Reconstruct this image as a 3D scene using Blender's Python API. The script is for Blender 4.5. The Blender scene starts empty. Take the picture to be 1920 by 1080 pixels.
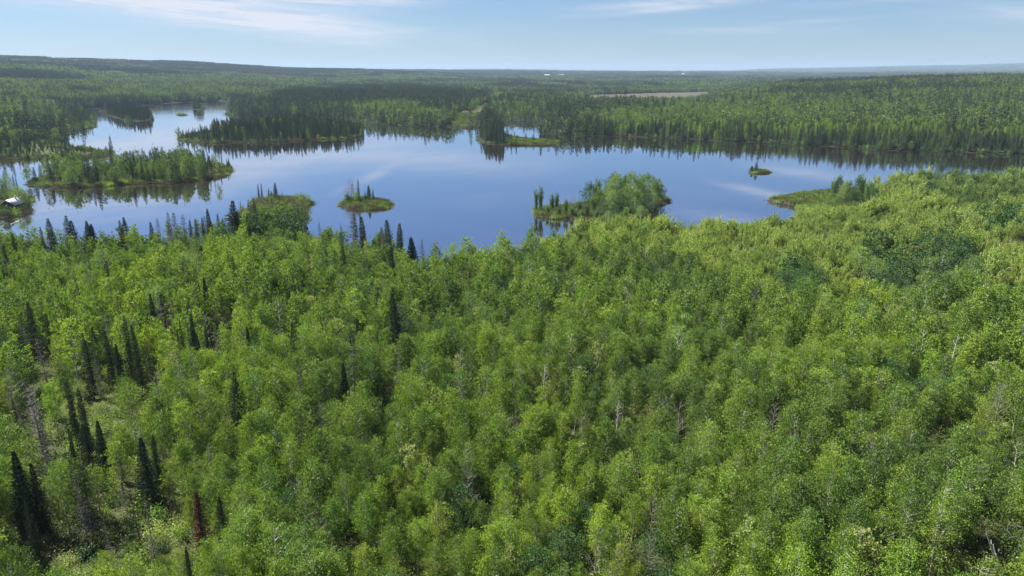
import bpy, math, random
import numpy as np
R = math.radians
C = bpy.context.scene.collection
# ------------------------------------------------------------------ camera, sky, sun, exposure
F = 1371.0                       # focal length in pixels of the 1920 px wide photograph
HOR = 137.0                      # row of the true horizon
PITCH = math.atan((540 - HOR) / F)
CAMZ = 60.0
cam = bpy.data.cameras.new("camera"); cam.sensor_width = 36; cam.lens = 36 * F / 1920
cam.clip_start = 1.0; cam.clip_end = 60000
camo = bpy.data.objects.new("camera", cam); C.objects.link(camo)
camo.location = (0, 0, CAMZ); camo.rotation_euler = (math.pi / 2 - PITCH, 0, 0)
bpy.context.scene.camera = camo

SUN_EL, SUN_AZ = 53.0, -72.0     # azimuth in degrees clockwise from straight ahead (negative = left)
SKY_STR = 0.05
sv = bpy.context.scene.view_settings
sv.view_transform = 'Standard'; sv.look = 'None'; sv.exposure = 1.5; sv.gamma = 1.0; sv.use_curve_mapping = False
sun = bpy.data.lights.new("sun", 'SUN'); sun.energy = 5.0; sun.angle = R(0.5); sun.color = (1.0, 0.95, 0.87)
suno = bpy.data.objects.new("sun", sun); C.objects.link(suno)
suno.rotation_euler = (math.pi / 2 - R(SUN_EL), 0, R(180 - SUN_AZ))
suno.location = (-200, 150, 300)

class NG:
    """small helper to write node trees"""
    def __init__(s, nt):
        s.nt = nt; s.n = nt.nodes; s.l = nt.links
    def new(s, t, **kw):
        n = s.n.new(t)
        for k, v in kw.items(): setattr(n, k, v)
        return n
    def put(s, sock, v):
        if hasattr(v, 'is_linked') or hasattr(v, 'links'): s.l.new(v, sock)
        else: sock.default_value = v
    def math(s, op, a, b=0.0, c=None, clamp=False):
        n = s.new('ShaderNodeMath', operation=op, use_clamp=clamp)
        s.put(n.inputs[0], a); s.put(n.inputs[1], b)
        if c is not None: s.put(n.inputs[2], c)
        return n.outputs[0]
    def mixc(s, f, a, b):
        n = s.new('ShaderNodeMix', data_type='RGBA')
        s.put(n.inputs[0], f); s.put(n.inputs[6], a); s.put(n.inputs[7], b)
        return n.outputs[2]
    def ramp(s, f, pts):
        n = s.new('ShaderNodeValToRGB'); cr = n.color_ramp
        while len(cr.elements) < len(pts): cr.elements.new(0.5)
        for e, (p, c) in zip(cr.elements, pts):
            e.position = p; e.color = tuple(c) + (1.0,)
        s.put(n.inputs[0], f); return n.outputs[0]
    def noise(s, vec, scale, detail=3, rough=0.55, dist=0.0):
        n = s.new('ShaderNodeTexNoise'); s.put(n.inputs['Vector'], vec)
        n.inputs['Scale'].default_value = scale; n.inputs['Detail'].default_value = detail
        n.inputs['Roughness'].default_value = rough; n.inputs['Distortion'].default_value = dist
        return n.outputs['Fac']

def px_azel(x, y):
    dx = (x - 960) / F; dy = (540 - y) / F
    d = np.array([dx, math.cos(PITCH) + dy * math.sin(PITCH), -math.sin(PITCH) + dy * math.cos(PITCH)])
    d /= np.linalg.norm(d)
    return math.degrees(math.atan2(d[0], d[1])), math.degrees(math.asin(d[2]))

world = bpy.data.worlds.new("World"); bpy.context.scene.world = world; world.use_nodes = True
g = NG(world.node_tree); g.n.clear()
sky = g.new('ShaderNodeTexSky', sky_type='NISHITA'); sky.sun_disc = False
sky.sun_elevation = R(SUN_EL); sky.sun_rotation = R(SUN_AZ); sky.altitude = 300
sky.air_density = 1.0; sky.dust_density = 0.4; sky.ozone_density = 2.5
tc = g.new('ShaderNodeTexCoord'); nrm = g.new('ShaderNodeVectorMath', operation='NORMALIZE')
g.l.new(tc.outputs['Generated'], nrm.inputs[0])
sp = g.new('ShaderNodeSeparateXYZ'); g.l.new(nrm.outputs[0], sp.inputs[0])
az = g.math('MULTIPLY', g.math('ARCTAN2', sp.outputs[0], sp.outputs[1]), 180 / math.pi)
el = g.math('MULTIPLY', g.math('ARCSINE', sp.outputs[2]), 180 / math.pi)
def comb(a, b, c=0.0):
    n = g.new('ShaderNodeCombineXYZ'); g.put(n.inputs[0], a); g.put(n.inputs[1], b); g.put(n.inputs[2], c); return n.outputs[0]
# thin cirrus: streaks (azimuth, elevation, half length, half width in degrees, tilt, strength)
def streak(a0, e0, L, W, tilt, st):
    t = R(tilt)
    da = g.math('SUBTRACT', az, a0); de = g.math('SUBTRACT', el, e0)
    u = g.math('ADD', g.math('MULTIPLY', da, math.cos(t)), g.math('MULTIPLY', de, math.sin(t)))
    v = g.math('SUBTRACT', g.math('MULTIPLY', de, math.cos(t)), g.math('MULTIPLY', da, math.sin(t)))
    u = g.math('DIVIDE', u, L); v = g.math('DIVIDE', v, W)
    q = g.math('ADD', g.math('POWER', g.math('ABSOLUTE', u), 2.6), g.math('POWER', g.math('ABSOLUTE', v), 2.0))
    return g.math('MULTIPLY', g.math('EXPONENT', g.math('MULTIPLY', q, -1.0)), st)
streaks = [(-21.5, 4.3, 10.5, 0.95, -5, 0.95), (-16, 3.2, 7.0, 0.60, -4, 0.85), (-29, 4.9, 9, .8, -2, .7), (-12, 5.0, 5, .35, 0, .5),
           (-13.5, 2.2, 4.0, 0.30, -4, 0.35), (-9, 2.9, 2.6, .2, 4, .25),
           (12.5, 4.9, 6.5, 0.28, 3, 0.7), (10.5, 4.35, 3.4, 0.20, 4, 0.6), (16, 2.9, 5.5, 0.25, 0, 0.30),
           (29, 4.9, 6, 0.25, 4, 0.40), (34, 3.5, 3, 0.45, -4, 0.42), (21, 3.4, 4.5, .14, 3, .25), (4.5, 4.0, 1.6, .2, 0, .15),
           (-10.8, 7.6, 1.6, 0.30, -24, .55), (-13.0, 8.4, 1.4, 0.25, -22, .25),
           (19.5, 8.6, 3.6, 0.32, 10, .65), (17.5, 10.6, 5.0, .5, 5, .40), (23, 7.0, 4.5, 0.40, 4, .60),
           (-20, 6.4, 10, 1.2, -6, .75), (-30, 8.5, 11, 1.6, -4, .60), (-6, 6.4, 9, 1.0, 3, .55)]
tot = 0.0
for s_ in streaks: tot = g.math('ADD', tot, streak(*s_))
fine = g.noise(comb(g.math('MULTIPLY', az, 0.12), g.math('ADD', g.math('MULTIPLY', el, 1.5), g.math('MULTIPLY', az, 0.10))), 1.5, 7, 0.62, 0.7)
big = g.noise(comb(g.math('MULTIPLY', az, 0.11), g.math('MULTIPLY', el, 0.5), 3.3), 1.0, 3, 0.5, 0.3)
fm = g.math('SUBTRACT', g.math('MULTIPLY', fine, 2.8), .62, clamp=True)
veil = g.math('MULTIPLY', g.math('SUBTRACT', big, 0.50, clamp=True), 0.5)
veil = g.math('MULTIPLY', veil, fm)
cl = g.math('ADD', g.math('MULTIPLY', tot, fm), veil, clamp=True)
cl = g.math('MULTIPLY', cl, g.math('MULTIPLY', g.math('SUBTRACT', el, 0.6, clamp=True), 1.0, clamp=True))
tint = g.new('ShaderNodeMix', data_type='RGBA', blend_type='MULTIPLY'); tint.inputs[0].default_value = 1.0
g.l.new(sky.outputs[0], tint.inputs[6]); tint.inputs[7].default_value = (0.51, 0.63, 0.81, 1)
col = g.mixc(cl, tint.outputs[2], (5.5, 5.7, 6.3, 1))
bg = g.new('ShaderNodeBackground'); g.put(bg.inputs[0], col); bg.inputs[1].default_value = SKY_STR
wo = g.new('ShaderNodeOutputWorld'); g.l.new(bg.outputs[0], wo.inputs[0])

# ------------------------------------------------------------------ numeric helpers
rng = np.random.default_rng(7)
def ray(x, y):
    dx = (np.asarray(x, float) - 960) / F; dy = (540 - np.asarray(y, float)) / F
    return np.stack([dx, math.cos(PITCH) + dy * math.sin(PITCH), -math.sin(PITCH) + dy * math.cos(PITCH)], -1)
def at(x, y, z=0.0):
    """world point at height z seen at pixel x, y of the 1920 px photograph"""
    d = ray(x, y); return (d[..., :2] * ((z - CAMZ) / d[..., 2])[..., None])
def pix(X, Y, Z):
    X, Y, Z = np.asarray(X, float), np.asarray(Y, float), np.asarray(Z, float) - CAMZ
    dep = Y * math.cos(PITCH) - Z * math.sin(PITCH); up = Y * math.sin(PITCH) + Z * math.cos(PITCH)
    dep = np.where(dep < 1, 1, dep)
    return 960 + F * X / dep, 540 - F * up / dep
def hash2(ix, iy, s):
    n = (ix.astype(np.int64) * 374761393 + iy.astype(np.int64) * 668265263 + s * 974634777) & 0xffffffff
    n = ((n ^ (n >> 13)) * 1274126177) & 0xffffffff
    return ((n ^ (n >> 16)) & 0xffff) / 65535.0
def vnoise(x, y, s=0):
    ix, iy = np.floor(x), np.floor(y); fx, fy = x - ix, y - iy
    fx = fx * fx * (3 - 2 * fx); fy = fy * fy * (3 - 2 * fy)
    a, b = hash2(ix, iy, s), hash2(ix + 1, iy, s); c, d = hash2(ix, iy + 1, s), hash2(ix + 1, iy + 1, s)
    return (a + (b - a) * fx) * (1 - fy) + (c + (d - c) * fx) * fy
def fbm(x, y, sc, oct=3, s=0):
    x = np.asarray(x, float) / sc; y = np.asarray(y, float) / sc; t = 0; a = 0.5; w = 0
    for o in range(oct):
        t = t + a * vnoise(x + 17.3 * o, y - 9.1 * o, s + o); w += a; a *= 0.5; x = x * 2.03; y = y * 2.03
    return t / w
def sstep(a, b, v):
    t = np.clip((v - a) / (b - a), 0, 1); return t * t * (3 - 2 * t)
def poly_px(pts): return np.array([at(x, y) for x, y in pts])
def resample(P, step):
    out = []
    for i in range(len(P)):
        a, b = P[i], P[(i + 1) % len(P)]; n = max(1, int(np.linalg.norm(b - a) / step))
        for k in range(n): out.append(a + (b - a) * k / n)
    return np.array(out)
def inside(P, X, Y):
    r = np.zeros(X.shape, bool); n = len(P)
    for i in range(n):
        x1, y1 = P[i]; x2, y2 = P[(i + 1) % n]
        if y1 == y2: continue
        c = ((y1 > Y) != (y2 > Y)) & (X < (x2 - x1) * (Y - y1) / (y2 - y1) + x1)
        r ^= c
    return r
def edged(P, X, Y):
    best = np.full(X.shape, 1e18); n = len(P)
    for i in range(n):
        x1, y1 = P[i]; x2, y2 = P[(i + 1) % n]; dx, dy = x2 - x1, y2 - y1; L = dx * dx + dy * dy + 1e-9
        t = np.clip(((X - x1) * dx + (Y - y1) * dy) / L, 0, 1)
        best = np.minimum(best, (X - x1 - t * dx) ** 2 + (Y - y1 - t * dy) ** 2)
    return np.sqrt(best)

# ------------------------------------------------------------------ the lake and its islands, traced at water level
def top(x, y, h): return at(x, y, h + 1.2)          # a shore hidden behind trees of height h whose tops show at x, y
near = [(-420, 452, 9), (-100, 446, 9), (0, 440, 8), (60, 436, 8), (150, 445, 8), (230, 438, 8), (300, 428, 9), (380, 417, 9), (430, 410, 9)]
spit = [(452, 402), (466, 388), (486, 378), (520, 373), (556, 372), (580, 376), (583, 382), (566, 389)]
near2 = [(575, 408, 9), (605, 420, 10), (640, 428, 10), (700, 434, 10), (762, 452, 10), (785, 470, 9), (830, 478, 8), (900, 472, 7), (960, 462, 6), (1005, 446, 5), (1060, 428, 4), (1100, 418, 4), (1180, 412, 4), (1260, 408, 4), (1330, 407, 4), (1410, 404, 4), (1480, 400, 4)]
point = [(1506, 389), (1468, 382), (1446, 375), (1452, 372), (1500, 367), (1560, 362), (1640, 354), (1700, 346), (1780, 341), (1920, 338), (2100, 335), (2600, 330)]
far = [(2600, 318), (2100, 296), (1920, 289), (1800, 286), (1650, 282), (1550, 275), (1450, 268), (1300, 262), (1200, 258), (1100, 254), (1045, 251), (1016, 247), (1020, 238), (1012, 229), (960, 227), (925, 231),
       (893, 241), (850, 238), (760, 236), (700, 233), (620, 222), (520, 221), (440, 223), (428, 214), (432, 200), (425, 190), (365, 191), (280, 197), (200, 203), (135, 206), (-100, 206), (-420, 207)]
lake = np.array([top(*p) for p in near] + [at(*p) for p in spit] + [top(*p) for p in near2] + [at(*p) for p in point] + [at(*p) for p in far])
isl = {
 'left': [(-700, 200), (0, 203), (135, 205), (150, 211), (177, 222), (179, 238), (140, 244), (112, 256), (104, 266), (112, 275), (160, 279), (204, 287), (202, 293), (150, 296), (60, 298), (0, 298), (-700, 315)],
 'cabin': [(-700, 345), (-200, 350), (0, 356), (40, 364), (60, 378), (62, 390), (55, 399), (34, 405), (-40, 410), (-200, 420), (-700, 440)],
 'A': [(198, 213), (230, 209), (262, 211), (282, 220), (283, 226), (262, 229), (238, 226), (210, 220)],
 'A2': [(362, 203), (378, 201), (385, 204), (376, 207), (364, 206)],
 'A3': [(331, 215), (345, 213.6), (351, 216), (338, 217)],
 'A4': [(186, 208), (200, 207), (200, 209.5), (188, 209.5)],
 'A5': [(272, 206), (294, 205.5), (296, 207), (275, 207.5)],
 'B': [(335, 261), (345, 254), (400, 246), (470, 239), (560, 234), (640, 238), (676, 250), (677, 255), (650, 260), (560, 264), (470, 267), (410, 269), (370, 268), (345, 266)],
 'C': [(56, 345), (66, 336), (120, 326), (200, 320), (300, 313), (380, 309), (425, 313), (434, 321), (420, 330), (380, 338), (320, 343), (260, 345), (200, 349), (140, 352), (80, 351)],
 'E': [(638, 384), (650, 376), (680, 371), (712, 374), (737, 381), (739, 388), (722, 392), (690, 394), (655, 392)],
 'F': [(1000, 400), (1003, 394), (1050, 388), (1120, 378), (1200, 368), (1240, 369), (1257, 374), (1254, 380), (1228, 386), (1222, 404), (1190, 416), (1120, 420), (1060, 412), (1010, 408)],
 'G': [(893, 264), (900, 256), (925, 254), (955, 257), (1000, 261), (1046, 266), (1050, 271), (1020, 274), (960, 272), (920, 270)],
 'H': [(1406, 325), (1409, 320), (1420, 319), (1441, 321.5), (1441, 324), (1425, 325.5), (1410, 327)],
 'K': [(958, 236.5), (964, 235.3), (969, 236.4), (963, 237.6)],
}
isl = {k: poly_px(v) for k, v in isl.items()}
def ptsrot(P): return P
def signed_shore(X, Y):
    """distance to the shore, positive on land"""
    w = np.clip(np.hypot(X, Y) / 300, 0.6, 3.0)
    Xw = X + (fbm(X, Y, 14, 3, 5) - .5) * 7 * w; Yw = Y + (fbm(X, Y, 17, 3, 9) - .5) * 9 * w
    D = np.full(X.shape, 600.0); land = np.ones(X.shape, bool)
    m = (np.hypot(X, Y) < 2600) & (Y > 60)
    xm, ym = Xw[m], Yw[m]
    lk = inside(lake, xm, ym); d = edged(lake, xm, ym); ld = np.where(lk, -d, d)
    for P in isl.values():
        i = inside(P, xm, ym); e = edged(P, xm, ym); sd = np.where(i, e, -e)
        ld = np.maximum(ld, sd)
    # joints of an island polygon with the shore leave no inner edge
    D[m] = ld
    return D
TD = np.log([200, 600, 900, 1300, 1700, 2300, 3200, 5000, 8000, 12000, 17000])
TX = [-500, 0, 300, 600, 960, 1150, 1300, 1500, 1700, 1920, 2400]
TH = [[2, 5, 12, 22, 30, 50, 90, 138, 110, 100, 110], [2, 4, 8, 13, 22, 42, 78, 134, 110, 100, 110], [2, 2, 4, 6, 11, 24, 52, 110, 95, 90, 100],
      [2, 3, 6, 8, 10, 16, 25, 70, 82, 92, 85], [2, 3, 6, 6, 5, 8, 14, 30, 62, 80, 70], [2, 3, 6, 5, 1, 2, 10, 22, 50, 60, 60],
      [2, 3, 7, 5, 1, 3, 12, 22, 42, 50, 60], [2, 3, 11, 22, 29, 22, 18, 22, 40, 60, 125], [2, 3, 13, 28, 38, 34, 24, 25, 45, 70, 165],
      [2, 4, 15, 31, 43, 38, 30, 30, 50, 85, 215], [2, 5, 18, 34, 46, 44, 30, 30, 60, 95, 240]]
TH = np.array(TH, float); TA = np.array([math.atan((x - 960) / F / (math.cos(PITCH) + (540 - HOR) / F * math.sin(PITCH))) for x in TX])
def relief(X, Y):
    a = np.clip(np.arctan2(X, np.maximum(Y, 1e-6)), TA[0], TA[-1]); a = np.where(Y <= 0, np.where(X < 0, TA[0], TA[-1]), a)
    l = np.clip(np.log(np.hypot(X, Y) + 1), TD[0], TD[-1])
    i = np.clip(np.searchsorted(TA, a) - 1, 0, len(TA) - 2); j = np.clip(np.searchsorted(TD, l) - 1, 0, len(TD) - 2)
    u = (a - TA[i]) / (TA[i + 1] - TA[i]); v = (l - TD[j]) / (TD[j + 1] - TD[j])
    u = u * u * (3 - 2 * u); v = v * v * (3 - 2 * v)
    h = (TH[i, j] * (1 - u) + TH[i + 1, j] * u) * (1 - v) + (TH[i, j + 1] * (1 - u) + TH[i + 1, j + 1] * u) * v
    D = np.hypot(X, Y)
    h = h + (fbm(X, Y, 420, 3, 21) - .5) * 14 * sstep(500, 2200, D) * np.where(h < 3, .1, 1)
    h = h + (fbm(X, Y, 2600, 4, 31) - .5) * 60 * sstep(4500, 12000, D)
    return h
def ground(X, Y, ds=None):
    X = np.asarray(X, float); Y = np.asarray(Y, float); shp = X.shape
    X = np.atleast_1d(X); Y = np.atleast_1d(Y)
    if ds is None: ds = signed_shore(X, Y)
    land = 0.12 + 0.55 * sstep(0, 6, ds) + (relief(X, Y) - .7) * sstep(2, 110, ds) + (fbm(X, Y, 22, 2, 3) - .5) * .8 * sstep(6, 40, ds)
    h = np.where(ds > 0, np.maximum(land, .1 + .02 * np.minimum(ds, 10)), np.maximum(ds * 0.25, -3.0) + .1)
    return h.reshape(shp)

# ------------------------------------------------------------------ object helpers
def tag(o, label=None, cat=None, group=None, kind=None):
    if label: o['label'] = label
    if cat: o['category'] = cat
    if group: o['group'] = group
    if kind: o['kind'] = kind
    return o
def empty(name, loc, label, cat, group=None, rz=0.0, sc=1.0):
    o = bpy.data.objects.new(name, None); C.objects.link(o); o.location = loc; o.rotation_euler = (0, 0, rz)
    o.scale = (sc, sc, sc) if not hasattr(sc, '__len__') else sc
    o.empty_display_size = .3
    return tag(o, label, cat, group)

class MB:
    def __init__(s): s.v = []; s.f = []; s.m = []; s.n = 0
    def add(s, V, Fs, mi=0):
        V = np.asarray(V, float).reshape(-1, 3); Fs = np.asarray(Fs, int)
        s.v.append(V); s.f.append(Fs + s.n); s.m.append(np.full(len(Fs), mi)); s.n += len(V)
    def cards(s, P, D, L, W, mi=0, N=None):
        """leaf-like diamonds centred at P, long axis D"""
        P = np.asarray(P, float); D = D / (np.linalg.norm(D, axis=1, keepdims=True) + 1e-9)
        r = s.rng.normal(size=P.shape) if N is None else N
        S = np.cross(D, r); S /= (np.linalg.norm(S, axis=1, keepdims=True) + 1e-9)
        L = np.broadcast_to(L, (len(P),))[:, None] * .5; W = np.broadcast_to(W, (len(P),))[:, None] * .5
        up = np.cross(D, S) * W * .35
        V = np.stack([P - D * L, P + S * W + up, P + D * L, P - S * W + up], 1).reshape(-1, 3)
        s.add(V, np.arange(len(V)).reshape(-1, 4), mi)
    def tube(s, P, r, k=6, mi=0):
        P = np.asarray(P, float); n = len(P); r = np.broadcast_to(r, (n,))
        T = np.gradient(P, axis=0); T /= (np.linalg.norm(T, axis=1, keepdims=True) + 1e-9)
        ref = np.where(np.abs(T[:, 2:3]) > .9, [[1, 0, 0]], [[0, 0, 1]]); A = np.cross(T, ref); A /= np.linalg.norm(A, axis=1, keepdims=True); B = np.cross(T, A)
        t = np.arange(k) / k * 2 * math.pi
        V = P[:, None] + r[:, None, None] * (A[:, None] * np.cos(t)[None, :, None] + B[:, None] * np.sin(t)[None, :, None])
        q = []
        for i in range(n - 1):
            for j in range(k): q.append((i * k + j, i * k + (j + 1) % k, (i + 1) * k + (j + 1) % k, (i + 1) * k + j))
        s.add(V.reshape(-1, 3), q, mi)
    def box(s, c, h, mi=0, rz=0.0):
        c = np.array(c, float); V = np.array([(x, y, z) for z in (-1, 1) for y in (-1, 1) for x in (-1, 1)], float) * h
        co, si = math.cos(rz), math.sin(rz); V[:, :2] = V[:, :2] @ np.array([[co, si], [-si, co]])
        s.add(V + c, [(0, 2, 3, 1), (4, 5, 7, 6), (0, 1, 5, 4), (2, 6, 7, 3), (0, 4, 6, 2), (1, 3, 7, 5)], mi)
    def mesh(s, name, mats, smooth=False):
        me = bpy.data.meshes.new(name)
        V = np.concatenate(s.v); 
        nl = sum(f.size for f in s.f); nf = sum(len(f) for f in s.f)
        me.vertices.add(len(V)); me.vertices.foreach_set('co', V.ravel().astype(np.float32))
        me.loops.add(nl); me.loops.foreach_set('vertex_index', np.concatenate([f.ravel() for f in s.f]).astype(np.int32))
        me.polygons.add(nf); tt = np.concatenate([np.full(len(f), f.shape[1]) for f in s.f])
        me.polygons.foreach_set('loop_start', np.concatenate([[0], np.cumsum(tt)[:-1]]).astype(np.int32))
        me.polygons.foreach_set('material_index', np.concatenate(s.m).astype(np.int32))
        if smooth: me.polygons.foreach_set('use_smooth', np.ones(nf, bool))
        for m in mats: me.materials.append(m)
        me.update(calc_edges=True); me.validate()
        return me
def mkobj(name, me, parent=None, link=True):
    o = bpy.data.objects.new(name, me)
    if link: C.objects.link(o)
    if parent is not None: o.parent = parent
    return o
def MBr(seed=0):
    b = MB(); b.rng = np.random.default_rng(seed); return b

# ------------------------------------------------------------------ materials
def mat(name):
    m = bpy.data.materials.new(name); m.use_nodes = True; q = NG(m.node_tree); q.n.clear(); return m, q
def leafmat(name, stops, trans=0.35, isl=0.35, stand=0.45, rnd=0.35, scale=0.018, tcol=(1.25, 1.3, .55), rough=.6):
    """stops: colours from darkest to lightest; stand = share of the slow variation over the wood, rnd = tree to tree, isl = leaf to leaf"""
    m, q = mat(name)
    oi = q.new('ShaderNodeObjectInfo'); ge = q.new('ShaderNodeNewGeometry')
    n1 = q.noise(oi.outputs['Location'], scale, 2, .6)
    n1 = q.math('ADD', q.math('MULTIPLY', q.math('SUBTRACT', n1, .5), 2.2), .5)
    v = q.math('MULTIPLY', n1, stand)
    v = q.math('ADD', v, q.math('MULTIPLY', oi.outputs['Random'], rnd))
    v = q.math('ADD', v, q.math('MULTIPLY', ge.outputs['Random Per Island'], isl))
    v = q.math('ADD', q.math('DIVIDE', v, (stand + rnd + isl)), 0.0)
    v = q.math('ADD', q.math('MULTIPLY', q.math('SUBTRACT', v, .5), 1.5), .5, clamp=True)
    c = q.ramp(v, [(i / (len(stops) - 1), s_) for i, s_ in enumerate(stops)])
    # yellower or bluer from tree to tree
    hs = q.new('ShaderNodeHueSaturation'); q.put(hs.inputs['Color'], c)
    n2 = q.noise(oi.outputs['Location'], 0.9, 1, .5)
    q.put(hs.inputs['Hue'], q.math('ADD', q.math('MULTIPLY', q.math('SUBTRACT', n2, .5), .045), .5))
    q.put(hs.inputs['Saturation'], q.math('ADD', q.math('MULTIPLY', q.math('SUBTRACT', n1, .5), .12), .98))
    q.put(hs.inputs['Value'], q.math('ADD', q.math('MULTIPLY', n2, .5), .75))
    c = hs.outputs[0]
    d = q.new('ShaderNodeBsdfPrincipled'); q.put(d.inputs['Base Color'], c); d.inputs['Roughness'].default_value = rough
    d.inputs['Specular IOR Level'].default_value = .35
    t = q.new('ShaderNodeBsdfTranslucent'); mu = q.new('ShaderNodeMix', data_type='RGBA', blend_type='MULTIPLY'); mu.inputs[0].default_value = 1
    q.put(mu.inputs[6], c); mu.inputs[7].default_value = tcol + (1,); q.put(t.inputs[0], mu.outputs[2])
    mx = q.new('ShaderNodeMixShader'); mx.inputs[0].default_value = trans
    q.l.new(d.outputs[0], mx.inputs[1]); q.l.new(t.outputs[0], mx.inputs[2])
    o = q.new('ShaderNodeOutputMaterial'); q.l.new(mx.outputs[0], o.inputs[0])
    return m
def plain(name, a, b, scale=3.0, rough=.85, detail=4, coord='Object', spec=.3, stretch=None):
    m, q = mat(name)
    t = q.new('ShaderNodeTexCoord'); v = t.outputs[coord]
    if stretch:
        mp = q.new('ShaderNodeMapping'); mp.inputs['Scale'].default_value = stretch; q.l.new(v, mp.inputs[0]); v = mp.outputs[0]
    n = q.noise(v, scale, detail, .6); n = q.math('ADD', q.math('MULTIPLY', q.math('SUBTRACT', n, .5), 2.4), .5, clamp=True)
    d = q.new('ShaderNodeBsdfPrincipled'); q.put(d.inputs['Base Color'], q.mixc(n, a + (1,), b + (1,)))
    d.inputs['Roughness'].default_value = rough; d.inputs['Specular IOR Level'].default_value = spec
    o = q.new('ShaderNodeOutputMaterial'); q.l.new(d.outputs[0], o.inputs[0]); return m
M = {}
M['aspen'] = leafmat('aspen_leaf', rnd=.55, stops=[(.052, .100, .015), (.100, .175, .019), (.168, .258, .027), (.29, .375, .044)])
M['birch'] = leafmat('birch_leaf', [(.07, .135, .028), (.12, .205, .036), (.175, .27, .05), (.24, .33, .075)], scale=.03)
M['dark_leaf'] = leafmat('dark_leaf', [(.022, .055, .018), (.038, .085, .022), (.058, .12, .028), (.09, .17, .04)], trans=.25)
M['willow'] = leafmat('willow_leaf', rnd=.6, stops=[(.13, .20, .035), (.20, .28, .05), (.28, .36, .08), (.37, .43, .14)], trans=.4, scale=.04)
M['poplar'] = leafmat('poplar_leaf', [(.050, .10, .030), (.085, .155, .040), (.13, .215, .05), (.19, .28, .07)], scale=.05, rnd=.7)
M['far_aspen'] = leafmat('far_aspen_leaf', [(.052, .095, .026), (.088, .148, .032), (.135, .205, .042), (.20, .275, .062)], rnd=.6)
M['island_birch'] = leafmat('island_birch_leaf', [(.05, .095, .022), (.085, .145, .03), (.125, .19, .04), (.17, .235, .055)], scale=.05, rnd=.6)
M['pale_leaf'] = leafmat('pale_leaf', [(.16, .22, .05), (.22, .28, .07), (.28, .33, .11), (.33, .37, .16)], trans=.4)
M['spruce'] = leafmat('spruce_needle', [(.022, .040, .018), (.036, .062, .024), (.054, .086, .030), (.084, .12, .042)], trans=.06, isl=.3, rough=.75)
M['fir'] = leafmat('fir_needle', [(.018, .040, .021), (.028, .058, .027), (.040, .078, .034), (.058, .10, .045)], trans=.05, isl=.3, rough=.7)
M['tired'] = leafmat('sparse_needle', [(.030, .034, .018), (.045, .050, .022), (.062, .068, .028), (.085, .080, .040)], trans=.08, isl=.5)
M['red'] = leafmat('dead_red_needle', [(.085, .05, .035), (.15, .045, .03), (.20, .065, .042), (.20, .12, .085)], trans=.1, isl=.6, stand=.01, rnd=.01)
M['under'] = leafmat('undergrowth_leaf', [(.06, .09, .025), (.10, .14, .035), (.15, .19, .06), (.24, .27, .12)], trans=.35, isl=.4)
M['reed'] = leafmat('reed_blade', [(.055, .065, .022), (.085, .095, .032), (.12, .12, .045), (.15, .12, .06)], trans=.3, isl=.4)
M['brush'] = leafmat('brush_twig', [(.055, .042, .026), (.08, .06, .038), (.11, .09, .055), (.08, .10, .04)], trans=.15, isl=.5)
M['bark_pale'] = plain('pale_bark', (.22, .21, .17), (.42, .41, .36), 5)
M['bark_white'] = plain('white_bark', (.50, .49, .46), (.68, .67, .63), 4, stretch=(1, 1, 3))
M['bark_grey'] = plain('grey_bark', (.13, .115, .10), (.27, .25, .23), 5)
M['bark_dark'] = plain('dark_bark', (.030, .024, .019), (.075, .060, .048), 4)
M['drift'] = plain('bleached_wood', (.38, .34, .30), (.55, .52, .48), 6)
M['rock'] = plain('pale_rock', (.30, .29, .28), (.55, .54, .52), 2)
M['darkrock'] = plain('wet_rock', (.05, .045, .04), (.13, .12, .11), 2)
M['roof'] = plain('metal_roof', (.30, .31, .32), (.46, .47, .48), 1.2, rough=.5)
M['log_wall'] = plain('log_wall', (.045, .028, .02), (.085, .055, .036), 5, stretch=(.3, .3, 6))
M['glass'] = plain('window_glass', (.02, .025, .03), (.03, .035, .04), 1, rough=.1, spec=.5)
M['plank'] = plain('grey_plank', (.36, .33, .30), (.52, .49, .45), 6)
M['white_paint'] = plain('white_cladding', (.45, .47, .50), (.60, .62, .65), .5, rough=.6)
M['blue_paint'] = plain('blue_grey_roof', (.28, .36, .46), (.34, .42, .52), .5, rough=.5)

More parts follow.
